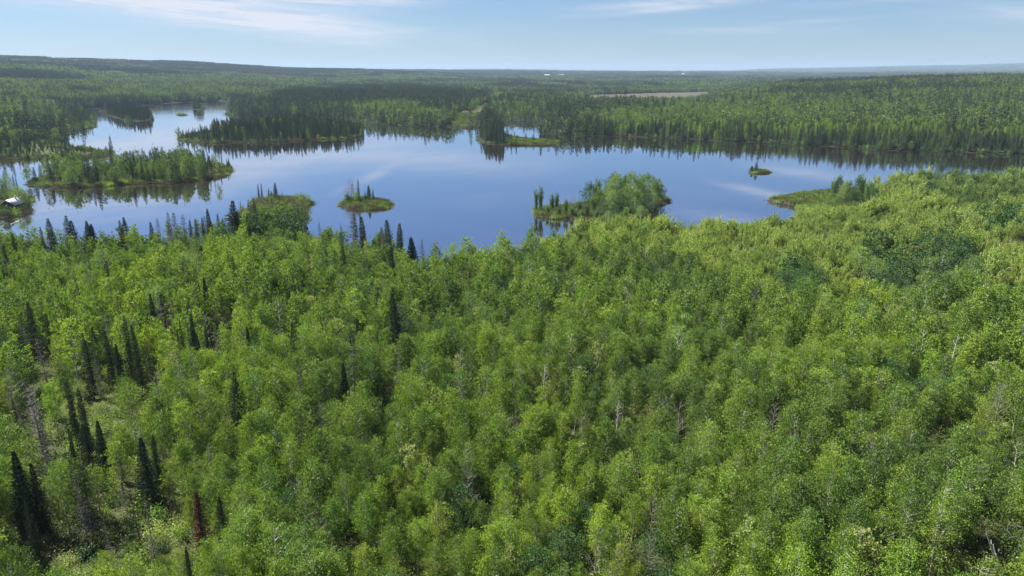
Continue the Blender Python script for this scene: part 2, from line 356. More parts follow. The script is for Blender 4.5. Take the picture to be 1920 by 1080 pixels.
# ground
def ground_mat():
    m, q = mat('forest_floor')
    ge = q.new('ShaderNodeNewGeometry'); P = ge.outputs['Position']
    at_ = q.new('ShaderNodeVertexColor'); at_.layer_name = 'cover'; sepc = q.new('ShaderNodeSeparateColor'); q.l.new(at_.outputs[0], sepc.inputs[0])
    n1 = q.noise(P, .35, 6, .65); n2 = q.noise(P, .06, 4, .6); n3 = q.noise(P, 1.7, 3, .7)
    a = q.ramp(n1, [(.30, (.025, .032, .014)), (.46, (.055, .075, .024)), (.58, (.08, .10, .034)), (.72, (.14, .155, .065))])
    b = q.ramp(n3, [(.3, (.035, .034, .02)), (.6, (.07, .078, .032)), (.8, (.13, .13, .065))])
    base = q.mixc(q.math('ADD', q.math('MULTIPLY', q.math('SUBTRACT', n2, .5), 3), .45, clamp=True), a, b)
    cl = q.ramp(n1, [(.3, (.035, .042, .016)), (.5, (.065, .075, .027)), (.7, (.105, .105, .045))])
    c = q.mixc(sepc.outputs[0], base, cl)                                 # grass and reeds
    fld = q.ramp(q.noise(P, .02, 4, .6), [(.35, (.058, .058, .038)), (.65, (.098, .084, .060))])
    c = q.mixc(sepc.outputs[1], c, fld)                                   # bare field
    mud = q.ramp(n1, [(.35, (.017, .013, .009)), (.65, (.036, .027, .018))])
    c = q.mixc(sepc.outputs[2], c, mud)                                   # peaty bank
    bp = q.new('ShaderNodeBump'); q.put(bp.inputs['Height'], n1); bp.inputs['Distance'].default_value = .5; bp.inputs['Strength'].default_value = .6
    d = q.new('ShaderNodeBsdfPrincipled'); q.put(d.inputs['Base Color'], c); d.inputs['Roughness'].default_value = .95; d.inputs['Specular IOR Level'].default_value = .1
    q.l.new(bp.outputs[0], d.inputs['Normal'])
    o = q.new('ShaderNodeOutputMaterial'); q.l.new(d.outputs[0], o.inputs[0]); return m
# ground cover zones (pixels of places at ground level)
Z = {k: poly_px(v) for k, v in {
 'field': [(1085, 198), (1092, 186), (1110, 179.5), (1200, 176.5), (1318, 173.5), (1340, 176), (1330, 186), (1300, 196), (1180, 198)],
 'field2': [(1085, 178), (1095, 169), (1180, 166), (1178, 172), (1125, 175.5), (1106, 179.5), (1092, 186), (1078, 190)],
 'clear1': [(862, 238), (870, 226), (884, 217), (894, 210), (904, 204), (922, 195), (936, 188), (956, 188), (942, 199), (926, 209), (911, 219), (897, 240)],
 'clear0': [(838, 241), (850, 226), (872, 214), (884, 222), (880, 242)],
 'cut': [(90, 160), (100, 158.5), (160, 160), (166, 162), (150, 163), (110, 162)],
 'leftmarsh': [(108, 252), (140, 243), (176, 240), (178, 232), (150, 232), (110, 242), (98, 252)],
}.items()}
marsh_keys = ('A3', 'A4', 'A5', 'E', 'H')
def cover(X, Y, ds):
    gr = np.zeros(X.shape); fi = np.zeros(X.shape)
    px, py = pix(X, Y, ground(X, Y, ds))
    for k in ('clear0', 'clear1', 'leftmarsh'): gr[inside(Z[k], X, Y)] = 1
    for k in ('field',): fi[inside(Z[k], X, Y)] = 1
    fi[inside(Z['cut'], X, Y)] = .6
    for k in marsh_keys: gr[inside(isl[k], X, Y)] = .9
    g_ = isl['G']; gr[inside(g_, X, Y) & (px > 940)] = 1
    gr[(px > 455) & (px < 590) & (py > 360) & (py < 398) & (Y > 200)] = 1
    gr[(px > 1430) & (px < 1560) & (py > 355) & (py < 390)] = 1
    mud = np.clip(1.5 - ds / np.where(np.hypot(X, Y) > 480, 14, 2.5), 0, 1)
    mud[(px > 1840) & (py > 405) & (py < 432) & (Y > 200)] = .9
    return gr, fi, mud
aa = np.unique(np.concatenate([np.linspace(-math.pi, -R(48), 45), np.linspace(-R(48), R(48), 620), np.linspace(R(48), math.pi, 45)]))
rr = np.concatenate([[3.0], np.geomspace(8, 180, 60)[:-1], np.geomspace(180, 1900, 430)[:-1], np.geomspace(1900, 22000, 110)])
AA, RR = np.meshgrid(aa, rr); GX, GY = RR * np.sin(AA), RR * np.cos(AA)
fx, fy = GX.ravel(), GY.ravel()
gds = signed_shore(fx, fy); gz = ground(fx, fy, gds)
gr_, fi_, mu_ = cover(fx, fy, gds)
na, nr = len(aa), len(rr)
b = MBr(); i0 = (np.arange(nr - 1)[:, None] * na + np.arange(na - 1)[None]).ravel()
b.add(np.stack([fx, fy, gz], 1), np.stack([i0, i0 + 1, i0 + na + 1, i0 + na], 1))
b.f[0] = b.f[0][:, ::-1]
gme = b.mesh('ground', [ground_mat()], smooth=True)
ca = gme.color_attributes.new('cover', 'FLOAT_COLOR', 'POINT')
ca.data.foreach_set('color', np.stack([gr_, fi_, mu_, np.ones_like(gr_)], 1).ravel().astype(np.float32))
tag(mkobj('ground', gme), kind='structure')
assert gme.polygons[0].normal.z > 0 or True

# water
def water_mat():
    m, q = mat('lake_water')
    ge = q.new('ShaderNodeNewGeometry'); P = ge.outputs['Position']
    mp = q.new('ShaderNodeMapping'); q.l.new(P, mp.inputs[0]); mp.inputs['Scale'].default_value = (.5, 1, 1)
    patch = q.noise(P, .006, 3, .6, .5)
    sx = q.new('ShaderNodeSeparateXYZ'); q.l.new(P, sx.inputs[0])
    farp = q.math('MULTIPLY', q.math('SUBTRACT', sx.outputs[1], 700), 1 / 500, clamp=True)
    pm = q.math('MULTIPLY', q.math('SUBTRACT', patch, .50, clamp=True), 5, clamp=True)
    w = q.math('ADD', q.math('MULTIPLY', pm, .17), q.math('MULTIPLY', farp, .16))
    rip = q.noise(mp.outputs[0], 1.1, 3, .6)
    bp = q.new('ShaderNodeBump'); q.put(bp.inputs['Height'], rip); bp.inputs['Distance'].default_value = .02
    q.put(bp.inputs['Strength'], q.math('ADD', w, .02))
    d = q.new('ShaderNodeBsdfDiffuse'); d.inputs[0].default_value = (.020, .011, .009, 1)       # peat brown body
    gl = q.new('ShaderNodeBsdfGlossy'); gl.inputs[0].default_value = (.82, .90, 1.0, 1)
    q.put(gl.inputs['Roughness'], q.math('ADD', q.math('MULTIPLY', w, .35), .018)); q.l.new(bp.outputs[0], gl.inputs['Normal'])
    fr = q.new('ShaderNodeFresnel'); fr.inputs[0].default_value = 1.33; q.l.new(bp.outputs[0], fr.inputs['Normal'])
    mx = q.new('ShaderNodeMixShader'); q.put(mx.inputs[0], q.math('ADD', q.math('MULTIPLY', fr.outputs[0], .50), .54, clamp=True))
    q.l.new(d.outputs[0], mx.inputs[1]); q.l.new(gl.outputs[0], mx.inputs[2])
    o = q.new('ShaderNodeOutputMaterial'); q.l.new(mx.outputs[0], o.inputs[0]); return m
b = MBr(); b.add([(-1400, 120, 0), (1500, 120, 0), (1500, 1800, 0), (-1400, 1800, 0)], [(0, 1, 2, 3)])
tag(mkobj('lake_water', b.mesh('lake_water', [water_mat()])), kind='structure')

# ------------------------------------------------------------------ tree shapes (each returns crown builder, trunk builder)
def unit(v): return v / (np.linalg.norm(v, axis=-1, keepdims=True) + 1e-9)
def broadleaf(seed, H, Rw, n, leaf, base=.38, flat=1.0, clumps=26, twigs=True, bare=0.0):
    r = np.random.default_rng(seed); c = MBr(seed + 1); t = MBr(seed + 2)
    bend = r.normal(0, .25, 2); zz = np.linspace(0, H * .93, 7)
    tp = np.stack([bend[0] * np.sin(zz / H * 2.5), bend[1] * np.sin(zz / H * 2.1), zz], 1)
    r0 = .035 + H * .0075; t.tube(tp, np.linspace(r0, .02, 7), 6)
    cen = []; 
    for k in range(clumps):
        f = (k + r.uniform(0, 1)) / clumps; z = H * (base + (1 - base) * f ** .9 * .97)
        env = Rw * (math.sin(math.pi * min(1, max(0, (f * .86 + .14)))) ** .7) * flat
        a = k * 2.4 + r.uniform(-.5, .5); rad = env * r.uniform(.35, 1.0)
        e = np.array([math.cos(a) * rad, math.sin(a) * rad, z])
        zi = max(H * .2, z - rad * r.uniform(.8, 1.3)); s0 = np.array([np.interp(zi, zz, tp[:, 0]), np.interp(zi, zz, tp[:, 1]), zi])
        mid = (s0 + e) / 2 + [0, 0, -.1 * rad]
        if twigs: t.tube([s0, mid, e, e + [0, 0, .3]], [r0 * .33, .025, .014, .006], 3)
        cen.append((e, rad, f))
    w = np.array([.6 + x[1] / Rw for x in cen]) * r.uniform(.5, 1.5, len(cen)); w /= w.sum()
    for (e, rad, f), wi in zip(cen, w):
        m = max(4, int(n * wi)); sg = (.32 + .26 * Rw / 2.0) * r.uniform(.75, 1.2) * (1 - .25 * f)
        # several leafy shoots per clump
        ns = max(3, m // 9); sh = e + r.normal(0, 1, (ns, 3)) * [sg, sg, sg * .75]
        P = sh[r.integers(0, ns, m)] + r.normal(0, 1, (m, 3)) * sg * .36
        D = r.normal(0, 1, (m, 3)) + [0, 0, .2]; N = unit(P - e + 1e-3) * .5 + r.normal(0, .6, (m, 3)) + [0, 0, .9]
        c.cards(P, D, leaf * r.uniform(.7, 1.3, m), leaf * r.uniform(.55, 1.0, m), 0, np.cross(unit(D), N))
    return c, t
def shrub(seed, H, n, leaf, spread=.42, stems=16, tall=.35, fluff=1.0):
    """many upright stems from one root, leaves along the stems (willow and alder)"""
    r = np.random.default_rng(seed); c = MBr(seed + 1); t = MBr(seed + 2)
    for k in range(stems):
        a = r.uniform(0, 2 * math.pi); s = r.uniform(.1, 1) * spread; h = H * r.uniform(.6, 1.0) * (1 - s * .35)
        z = np.linspace(0, 1, 5); out = h * s * (z ** 1.3)
        P = np.stack([np.cos(a) * out + r.normal(0, .05, 5) + math.cos(a) * .15, np.sin(a) * out + r.normal(0, .05, 5) + math.sin(a) * .15, h * z], 1)
        t.tube(P, np.linspace(.035, .008, 5), 3)
        m = n // stems; f = tall + (1 - tall) * r.uniform(0, 1, m) ** .8
        q = np.stack([np.interp(f, z, P[:, i]) for i in range(3)], 1) + r.normal(0, 1, (m, 3)) * [.22, .22, .22] * (H / 5) ** .5 * (1.25 - f)[:, None] * 1.3 * fluff
        D = unit(P[-1] - P[0]) + r.normal(0, .45, (m, 3))
        c.cards(q, D, leaf * r.uniform(.9, 1.9, m), leaf * r.uniform(.35, .6, m), 0, r.normal(0, 1, (m, 3)))
    return c, t
def conifer(seed, H, Rw, whorls, per, cards, L, dens=1.0, base=.08, club=0.0, ragged=.25, droop=.35, lowdead=0.0, tiers=1.0):
    r = np.random.default_rng(seed); c = MBr(seed + 1); t = MBr(seed + 2)
    lean = r.normal(0, .012, 2) * H; zz = np.linspace(0, H, 6)
    ax = lambda z: np.array([lean[0] * (z / H) ** 1.5, lean[1] * (z / H) ** 1.5, z])
    t.tube([ax(z) for z in zz], np.linspace(.03 + H * .009, .012, 6), 6)
    PP, DD, LL, WW, NN = [], [], [], [], []
    side = r.uniform(.5, 1.35, 8)
    for k in range(whorls):
        f = (k + r.uniform(-.3, .3)) / whorls; f = min(max(f, 0), 1); z = H * (base + (1 - base) * f)
        prof = (1 - f) ** 1.0 * 1.12 * (.45 + .55 * min(1, (f + .10) / .22))
        if club: prof = prof * (1 - club) + club * (.42 * math.exp(-((f - .80) / .09) ** 2) + .25 * (1 - f))
        prof *= 1 + ragged * math.sin(k * 2.1 + seed)
        for j in range(per):
            if r.uniform() > dens: continue
            a = 2 * math.pi * (j + r.uniform(-.4, .4)) / per + k * 1.1
            ln = Rw * prof * r.uniform(1 - ragged, 1 + ragged) * side[int(a / (2 * math.pi) * 8) % 8] + .05
            el_ = -droop * (1 - f) + .55 * f ** 3
            d = np.array([math.cos(a), math.sin(a), math.tan(el_)]); d /= np.linalg.norm(d)
            o = ax(z)
            dead = f < lowdead and r.uniform() < .75
            if ln > .35 or dead: t.tube([o, o + d * ln * (.95 if dead else .8)], [.022, .008], 3)
            if dead:
                for _ in range(2):
                    s0 = o + d * ln * r.uniform(.3, .9); t.tube([s0, s0 + r.normal(0, .25, 3) + d * .3], [.010, .004], 3)
                continue
            for i in range(cards):
                u = (i + r.uniform(.2, 1)) / cards; p = o + d * ln * u
                p[2] += .12 * ln * u * u * (.5 if f < .6 else 1) - .02
                sd = np.array([-math.sin(a), math.cos(a), 0]) * r.uniform(-1, 1) * .8 * (1.15 - u * .5)
                dd = d + sd + [0, 0, r.uniform(-.25, .15)]
                PP.append(p + unit(dd) * L * .35); DD.append(dd); LL.append(L * r.uniform(.7, 1.25) * (1.05 - .5 * f)); WW.append(L * r.uniform(.32, .55) * tiers * (1.05 - .4 * f))
                NN.append(np.cross(unit(dd), np.array([0, 0, 1]) + r.normal(0, .45, 3)))
    # leader
    for i in range(4):
        PP.append(ax(H * (1 - .012 * i)) + [0, 0, .1]); DD.append(np.array([r.normal(0, .2), r.normal(0, .2), 1.])); LL.append(L * 1.0); WW.append(L * .18); NN.append(r.normal(0, 1, 3))
    c.cards(np.array(PP), np.array(DD), np.array(LL), np.array(WW), 0, np.array(NN))
    return c, t
def snag(seed, H, nb=26, spread=.22, fine=3, r0=.11, upright=.9):
    """leafless tree: pale trunk, limbs, twigs"""
    r = np.random.default_rng(seed); t = MBr(seed)
    zz = np.linspace(0, H, 7); bend = r.normal(0, .3, 2)
    tp = np.stack([bend[0] * (zz / H) ** 2, bend[1] * (zz / H) ** 2, zz], 1); t.tube(tp, np.linspace(r0, .02, 7), 6)
    w = MBr(seed + 5)
    for k in range(nb):
        f = .28 + .70 * k / nb; o = tp[0] * 0 + [bend[0] * f * f, bend[1] * f * f, H * f]; a = k * 2.4 + r.uniform(-.4, .4); ln = H * spread * (1.15 - f) * r.uniform(.6, 1.3) + .4
        d = unit(np.array([math.cos(a), math.sin(a), upright * r.uniform(.6, 1.4)])); e = o + d * ln
        w.tube([o, o + d * ln * .5 + [0, 0, -.04], e], [.032, .022, .010], 3)
        for i in range(fine):
            s0 = o + d * ln * r.uniform(.35, .95); d2 = unit(d + r.normal(0, .55, 3)); e2 = s0 + d2 * ln * .4
            w.tube([s0, e2], [.013, .006], 3)
            for j in range(2): w.tube([e2 - d2 * ln * .15, e2 + r.normal(0, .25, 3) * ln * .35 + [0, 0, .12]], [.009, .004], 3)
    return w, t
PROTO = bpy.data.collections     # shapes used only as instances of the masses live in collections of their own
def joined(name, ct, mats):
    c, t = ct; j = MBr()
    for k, src in enumerate((c, t)):
        if not src.v: continue
        V = np.concatenate(src.v); Q = [f for f in src.f]
        off = 0
        for v_, f_ in zip(src.v, src.f): pass
        j.v.append(V); 
        for f_ in src.f: j.f.append(f_ + j.n); j.m.append(np.full(len(f_), k))
        j.n += len(V)
    return j.mesh(name, mats)
def pair(name, ct, mats):
    return (ct[0].mesh(name + '_crown', [mats[0]]), ct[1].mesh(name + '_trunk', [mats[1]]))

P2 = {}    # near kinds: list of (crown mesh, trunk mesh, height)
A_, BP, BG, BD = M['aspen'], M['bark_pale'], M['bark_grey'], M['bark_dark']
P2['aspen'] = [(pair('aspen', broadleaf(10 + i, h, w_ * .97, 4300, .155, .32, clumps=44), (A_, BP)), h) for i, (h, w_) in enumerate([(10, 1.6), (11.5, 1.9), (9, 1.5), (12, 2.2), (10.5, 1.3), (8, 1.5), (11, 2.4), (9.5, 1.8)])]
P2['birch'] = [(pair('birch', broadleaf(40 + i, h, w_, 5600, .17, .22, clumps=60), (M['birch'], M['bark_white'])), h) for i, (h, w_) in enumerate([(9, 2.7), (10, 3.0), (8, 2.5)])]
P2['dark_leaf'] = [(pair('alder', broadleaf(60 + i, h, w_, 4600, .19, .12, clumps=54), (M['dark_leaf'], BG)), h) for i, (h, w_) in enumerate([(8, 2.9), (9, 3.2), (7, 2.7)])]
P2['pale_leaf'] = [(pair('young_aspen', broadleaf(70 + i, h, w_, 1300, .22, .30, clumps=20), (M['pale_leaf'], BP)), h) for i, (h, w_) in enumerate([(8, 1.4), (9, 1.6)])]
P2['willow'] = [(pair('willow', shrub(80 + i, h, int(n_ * 1.5), .17, sp), (M['willow'], BG)), h) for i, (h, n_, sp) in enumerate([(5, 1500, .45), (6, 1800, .38), (4.2, 1300, .55), (5.4, 1500, .32)])]
P2['spruce'] = [(pair('spruce', conifer(100 + i, h, w_, 56, 9, 6, .40, club=cb, ragged=.28), (M['spruce'], BD)), h) for i, (h, w_, cb) in enumerate([(13, 1.9, .15), (14, 1.7, .3), (11, 1.65, .0), (12, 1.5, .2)])]
P2['fir'] = [(pair('fir', conifer(120 + i, h, w_, 58, 11, 7, .42, ragged=.12, droop=.25), (M['fir'], BD)), h) for i, (h, w_) in enumerate([(12, 2.5), (10, 2.1), (13, 2.9)])]
P2['tired'] = [(pair('sparse_spruce', conifer(140 + i, h, w_, 44, 8, 4, .36, dens=.8, ragged=.4, lowdead=.5, base=.05), (M['tired'], BG)), h) for i, (h, w_) in enumerate([(13, 1.8), (12, 1.5), (14, 2.1)])]
P2['pine'] = [(pair('ragged_pine', conifer(150 + i, h, w_, 24, 6, 7, .36, dens=.8, ragged=.45, lowdead=.3, base=.2, droop=-.2), (M['birch'] if 0 else M['tired'], BD)), h) for i, (h, w_) in enumerate([(12, 2.3), (11, 2.0)])]
P2['red'] = [(pair('red_spruce', conifer(160, 10, 1.6, 50, 10, 7, .36, ragged=.2), (M['red'], BD)), 10)]
P2['dead_spruce'] = [(pair('dead_spruce', conifer(170 + i, h, w_, 34, 7, 1, .25, dens=.9, ragged=.35, lowdead=1.1, base=.06), (M['brush'], BG)), h) for i, (h, w_) in enumerate([(13, 1.5), (11, 1.2)])]
P2['snag'] = [(pair('bare_tree', snag(180 + i, h, sp_, .24), (M['bark_grey'], BG)), h) for i, (h, sp_) in enumerate([(9, 26), (10, 30), (8, 22)])]
P2['white_snag'] = [(pair('bleached_tree', snag(190 + i, h, 16, .16, 2, .10), (M['drift'], M['bark_white'])), h) for i, h in enumerate([9, 8, 10])]
# medium and far shapes, one mesh each
PJ = {}
PJ['aspen_m'] = [joined('aspen_m', broadleaf(200 + i, h, w_ * .9, 1350, .28, .30, clumps=28, twigs=True), (A_, BP)) for i, (h, w_) in enumerate([(10, 1.8), (11.5, 2.1), (9, 2.0), (12, 2.3), (8.5, 1.7), (11, 1.6)])]
PJ['dark_m'] = [joined('dark_m', broadleaf(215 + i, h, w_, 900, .42, .12, clumps=26, twigs=False), (M['dark_leaf'], BG)) for i, (h, w_) in enumerate([(8, 2.9), (9, 3.2), (7, 2.6)])]
PJ['birch_m'] = [joined('birch_m', broadleaf(225 + i, h, w_, 1500, .34, .14, clumps=38, twigs=False), (M['island_birch'], BG)) for i, (h, w_) in enumerate([(9, 2.7), (10, 2.6), (8, 2.4)])]
PJ['willow_m'] = [joined('willow_m', shrub(230 + i, h, 620, .30, sp, 14), (M['willow'], BG)) for i, (h, sp) in enumerate([(5, .45), (6, .38), (4.4, .5)])]
PJ['spruce_m'] = [joined('spruce_m', conifer(240 + i, h, w_, 32, 8, 4, .62, club=cb, ragged=.25, tiers=1.2), (M['spruce'], BD)) for i, (h, w_, cb) in enumerate([(13, 2.1, .1), (14, 1.9, .2), (11, 1.8, 0), (12, 1.7, .1), (9, 1.8, 0)])]
PJ['tired_m'] = [joined('tired_m', conifer(250 + i, h, w_, 22, 5, 2, .5, dens=.75, ragged=.4, lowdead=.4), (M['tired'], BG)) for i, (h, w_) in enumerate([(13, 1.6), (11, 1.4)])]
PJ['aspen_f'] = [joined('aspen_f', broadleaf(260 + i, h, w_, 190, 1.0, .25, clumps=14, twigs=False), (M['far_aspen'], BG)) for i, (h, w_) in enumerate([(11, 3.0), (12.5, 3.2), (10, 2.8)])]
PJ['birch_f'] = [joined('birch_f', broadleaf(266 + i, h, w_, 200, 1.0, .2, clumps=14, twigs=False), (M['island_birch'], BG)) for i, (h, w_) in enumerate([(10, 3.3), (11, 3.5)])]
PJ['spruce_f'] = [joined('spruce_f', conifer(270 + i, h, w_, 14, 6, 1, 1.6, ragged=.2, tiers=1.7), (M['spruce'], BD)) for i, (h, w_) in enumerate([(14, 2.0), (15, 1.8), (12, 1.9), (16, 2.1)])]
def patch(seed, size, n, pc, kinds_b, kinds_c, sc=1.0):
    """a far stand: n trees in one shape"""
    r = np.random.default_rng(seed); j = MBr(seed); mats = []; 
    for i in range(n):
        src = (kinds_c if r.uniform() < pc else kinds_b); me = src[r.integers(0, len(src))]
        V = np.empty(len(me.vertices) * 3); me.vertices.foreach_get('co', V); V = V.reshape(-1, 3)
        s = sc * r.uniform(.75, 1.2); a = r.uniform(0, 6.28); co, si = math.cos(a), math.sin(a)
        V = V * s; V = np.stack([V[:, 0] * co - V[:, 1] * si, V[:, 0] * si + V[:, 1] * co, V[:, 2]], 1)
        V[:, :2] += r.uniform(-.5, .5, 2) * size
        FF = np.empty(len(me.loops), np.int32); me.loops.foreach_get('vertex_index', FF)
        mi = np.empty(len(me.polygons), np.int32); me.polygons.foreach_get('material_index', mi)
        q = FF.reshape(-1, 4); mm = []
        for m_ in me.materials:
            if m_ not in mats: mats.append(m_)
            mm.append(mats.index(m_))
        j.v.append(V); j.f.append(q + j.n); j.m.append(np.array(mm)[mi]); j.n += len(V)
    return j.mesh('stand', mats)
AF, BF, SF = PJ['aspen_f'] , PJ['birch_f'], PJ['spruce_f']
PJ['stand_b'] = [patch(300 + i, 17, 14, .12, AF + BF[:1], SF) for i in range(4)]
PJ['stand_c'] = [patch(310 + i, 17, 17, .85, AF, SF) for i in range(4)]
LB = [joined('lb', broadleaf(320 + i, 11, 3.2, 34, 2.3, .3, clumps=8, twigs=False), (M['far_aspen'], BG)) for i in range(3)]
LC = [joined('lc', conifer(325 + i, 14, 2.6, 6, 5, 1, 3.4, ragged=.1, tiers=1.5), (M['spruce'], BD)) for i in range(3)]
PJ['block_b'] = [patch(330 + i, 46, 75, .15, LB, LC, 1.1) for i in range(3)]
PJ['block_c'] = [patch(335 + i, 46, 90, .85, LB, LC, 1.1) for i in range(3)]
# low growth
def bush(seed, mt, n=420, H=1.6, W=1.3, leaf=.2):
    r = np.random.default_rng(seed); c = MBr(seed)
    k = r.integers(0, 7, n); cen = r.normal(0, 1, (7, 3)) * [W * .5, W * .5, H * .15] + [0, 0, H * .5]
    P = cen[k] + r.normal(0, 1, (n, 3)) * [W * .3, W * .3, H * .25]; P[:, 2] = np.abs(P[:, 2])
    c.cards(P, r.normal(0, 1, (n, 3)), leaf * r.uniform(.7, 1.3, n), leaf * r.uniform(.5, .9, n)); return c.mesh('bush', [mt])
PJ['bush'] = [bush(400 + i, M['under']) for i in range(3)] + [bush(404, M['aspen']), bush(405, M['willow'], 420, 2.0, 1.2), bush(406, M['dark_leaf'], 380, 1.8, 1.2, .25), bush(407, M['brush'], 260, 1.2, 1.2, .22), bush(408, M['birch'], 420, 2.2, 1.3, .24)]
def tuft(seed, mt, H, W, n, wd=.07):
    r = np.random.default_rng(seed); c = MBr(seed); P = r.normal(0, 1, (n, 3)) * [W, W, 0]; D = r.normal(0, .22, (n, 3)) + [0, 0, 1]; h = H * r.uniform(.5, 1.2, n)
    P[:, 2] = h * .45; c.cards(P, D, h, wd * r.uniform(.6, 1.4, n)); return c.mesh('tuft', [mt])
PJ['reed'] = [tuft(410, M['reed'], 1.1, 1.0, 160, .12), tuft(411, M['reed'], .8, 1.2, 160, .12), tuft(412, M['birch'], 1.4, .9, 130, .14), tuft(413, M['brush'], 1.2, .9, 140, .12), tuft(414, M['brush'], .9, 1.1, 140, .12)]

# ------------------------------------------------------------------ masses: points + instances in ONE object per mass
def mass(name, label, cat, sets):
    """sets: list of (meshes, X, Y, Z, scale, index into meshes)"""
    col = bpy.data.collections.new(name + '_shapes'); k = 0; VX, SC, IX, RT = [], [], [], []
    for meshes, X, Y, Zc, S in sets:
        for q, me in enumerate(meshes):
            o = bpy.data.objects.new('%s_shape_%03d' % (name, k + q), me); col.objects.link(o)
        n = len(X)
        if n:
            VX.append(np.stack([X, Y, Zc], 1)); SC.append(np.stack([S * rng.uniform(.88, 1.12, n), S * rng.uniform(.88, 1.12, n), S * rng.uniform(.88, 1.12, n)], 1))
            IX.append(rng.integers(0, len(meshes), n) + k); RT.append(rng.uniform(0, 2 * math.pi, n))
        k += len(meshes)
    V = np.concatenate(VX); me = bpy.data.meshes.new(name); me.vertices.add(len(V)); me.vertices.foreach_set('co', V.ravel().astype(np.float32))
    me.attributes.new('scl', 'FLOAT_VECTOR', 'POINT').data.foreach_set('vector', np.concatenate(SC).ravel().astype(np.float32))
    me.attributes.new('idx', 'INT', 'POINT').data.foreach_set('value', np.concatenate(IX).astype(np.int32))
    rt = np.zeros((len(V), 3)); rt[:, 2] = np.concatenate(RT); rt[:, :2] = rng.normal(0, .03, (len(V), 2))
    me.attributes.new('rot', 'FLOAT_VECTOR', 'POINT').data.foreach_set('vector', rt.ravel().astype(np.float32))
    o = mkobj(name, me); tag(o, label, cat, None, 'stuff')
    nt = bpy.data.node_groups.new(name + '_scatter', 'GeometryNodeTree')
    nt.interface.new_socket('Geometry', in_out='INPUT', socket_type='NodeSocketGeometry'); nt.interface.new_socket('Geometry', in_out='OUTPUT', socket_type='NodeSocketGeometry')
    q = NG(nt); gi = q.new('NodeGroupInput'); go = q.new('NodeGroupOutput'); ip = q.new('GeometryNodeInstanceOnPoints'); ci = q.new('GeometryNodeCollectionInfo')
    ci.inputs[0].default_value = col; ci.inputs[1].default_value = True; ci.inputs[2].default_value = True
    def na_(nm, dt):
        n = q.new('GeometryNodeInputNamedAttribute', data_type=dt); n.inputs[0].default_value = nm; return n.outputs[0]
    q.l.new(gi.outputs[0], ip.inputs['Points']); q.l.new(ci.outputs[0], ip.inputs['Instance']); ip.inputs['Pick Instance'].default_value = True
    q.l.new(na_('idx', 'INT'), ip.inputs['Instance Index']); q.l.new(na_('rot', 'FLOAT_VECTOR'), ip.inputs['Rotation']); q.l.new(na_('scl', 'FLOAT_VECTOR'), ip.inputs['Scale'])
    q.l.new(ip.outputs[0], go.inputs[0]); md = o.modifiers.new('scatter', 'NODES'); md.node_group = nt
    print(name, len(V)); return o
def sprinkle(x0, x1, y0, y1, s):
    nx, ny = int((x1 - x0) / s), int((y1 - y0) / s); X, Y = np.meshgrid(x0 + (np.arange(nx) + .5) * s, y0 + (np.arange(ny) + .5) * s)
    X = X.ravel() + rng.uniform(-.48, .48, nx * ny) * s; Y = Y.ravel() + rng.uniform(-.48, .48, nx * ny) * s; return X, Y

# ------------------------------------------------------------------ single trees
used = {}
def place(kind, X, Y, H, label, cat, group, name, rz=None, wide=1.0, idx=None, z=None):
    """one tree of a near kind at X, Y, total height H: an empty with a crown and a trunk"""
    L_ = P2[kind]; i = rng.integers(0, len(L_)) if idx is None else idx % len(L_); (cm, tm), h0 = L_[i]
    s = H / h0; z = float(ground(X, Y)) if z is None else z
    e = empty(name, (X, Y, z - .05), label, cat, group, rng.uniform(0, 6.28) if rz is None else rz, (s * wide, s * wide, s))
    mkobj('crown', cm, e); mkobj('trunk', tm, e); return e
def by_top(x, y, H):
    z = 1.5
    for _ in range(6):
        X, Y = at(x, y, z + H); z = float(ground(X, Y))
    return X, Y, z
def by_base(x, y):
    z = .6
    for _ in range(6):
        X, Y = at(x, y, z); z = float(ground(X, Y))
    return X, Y, z
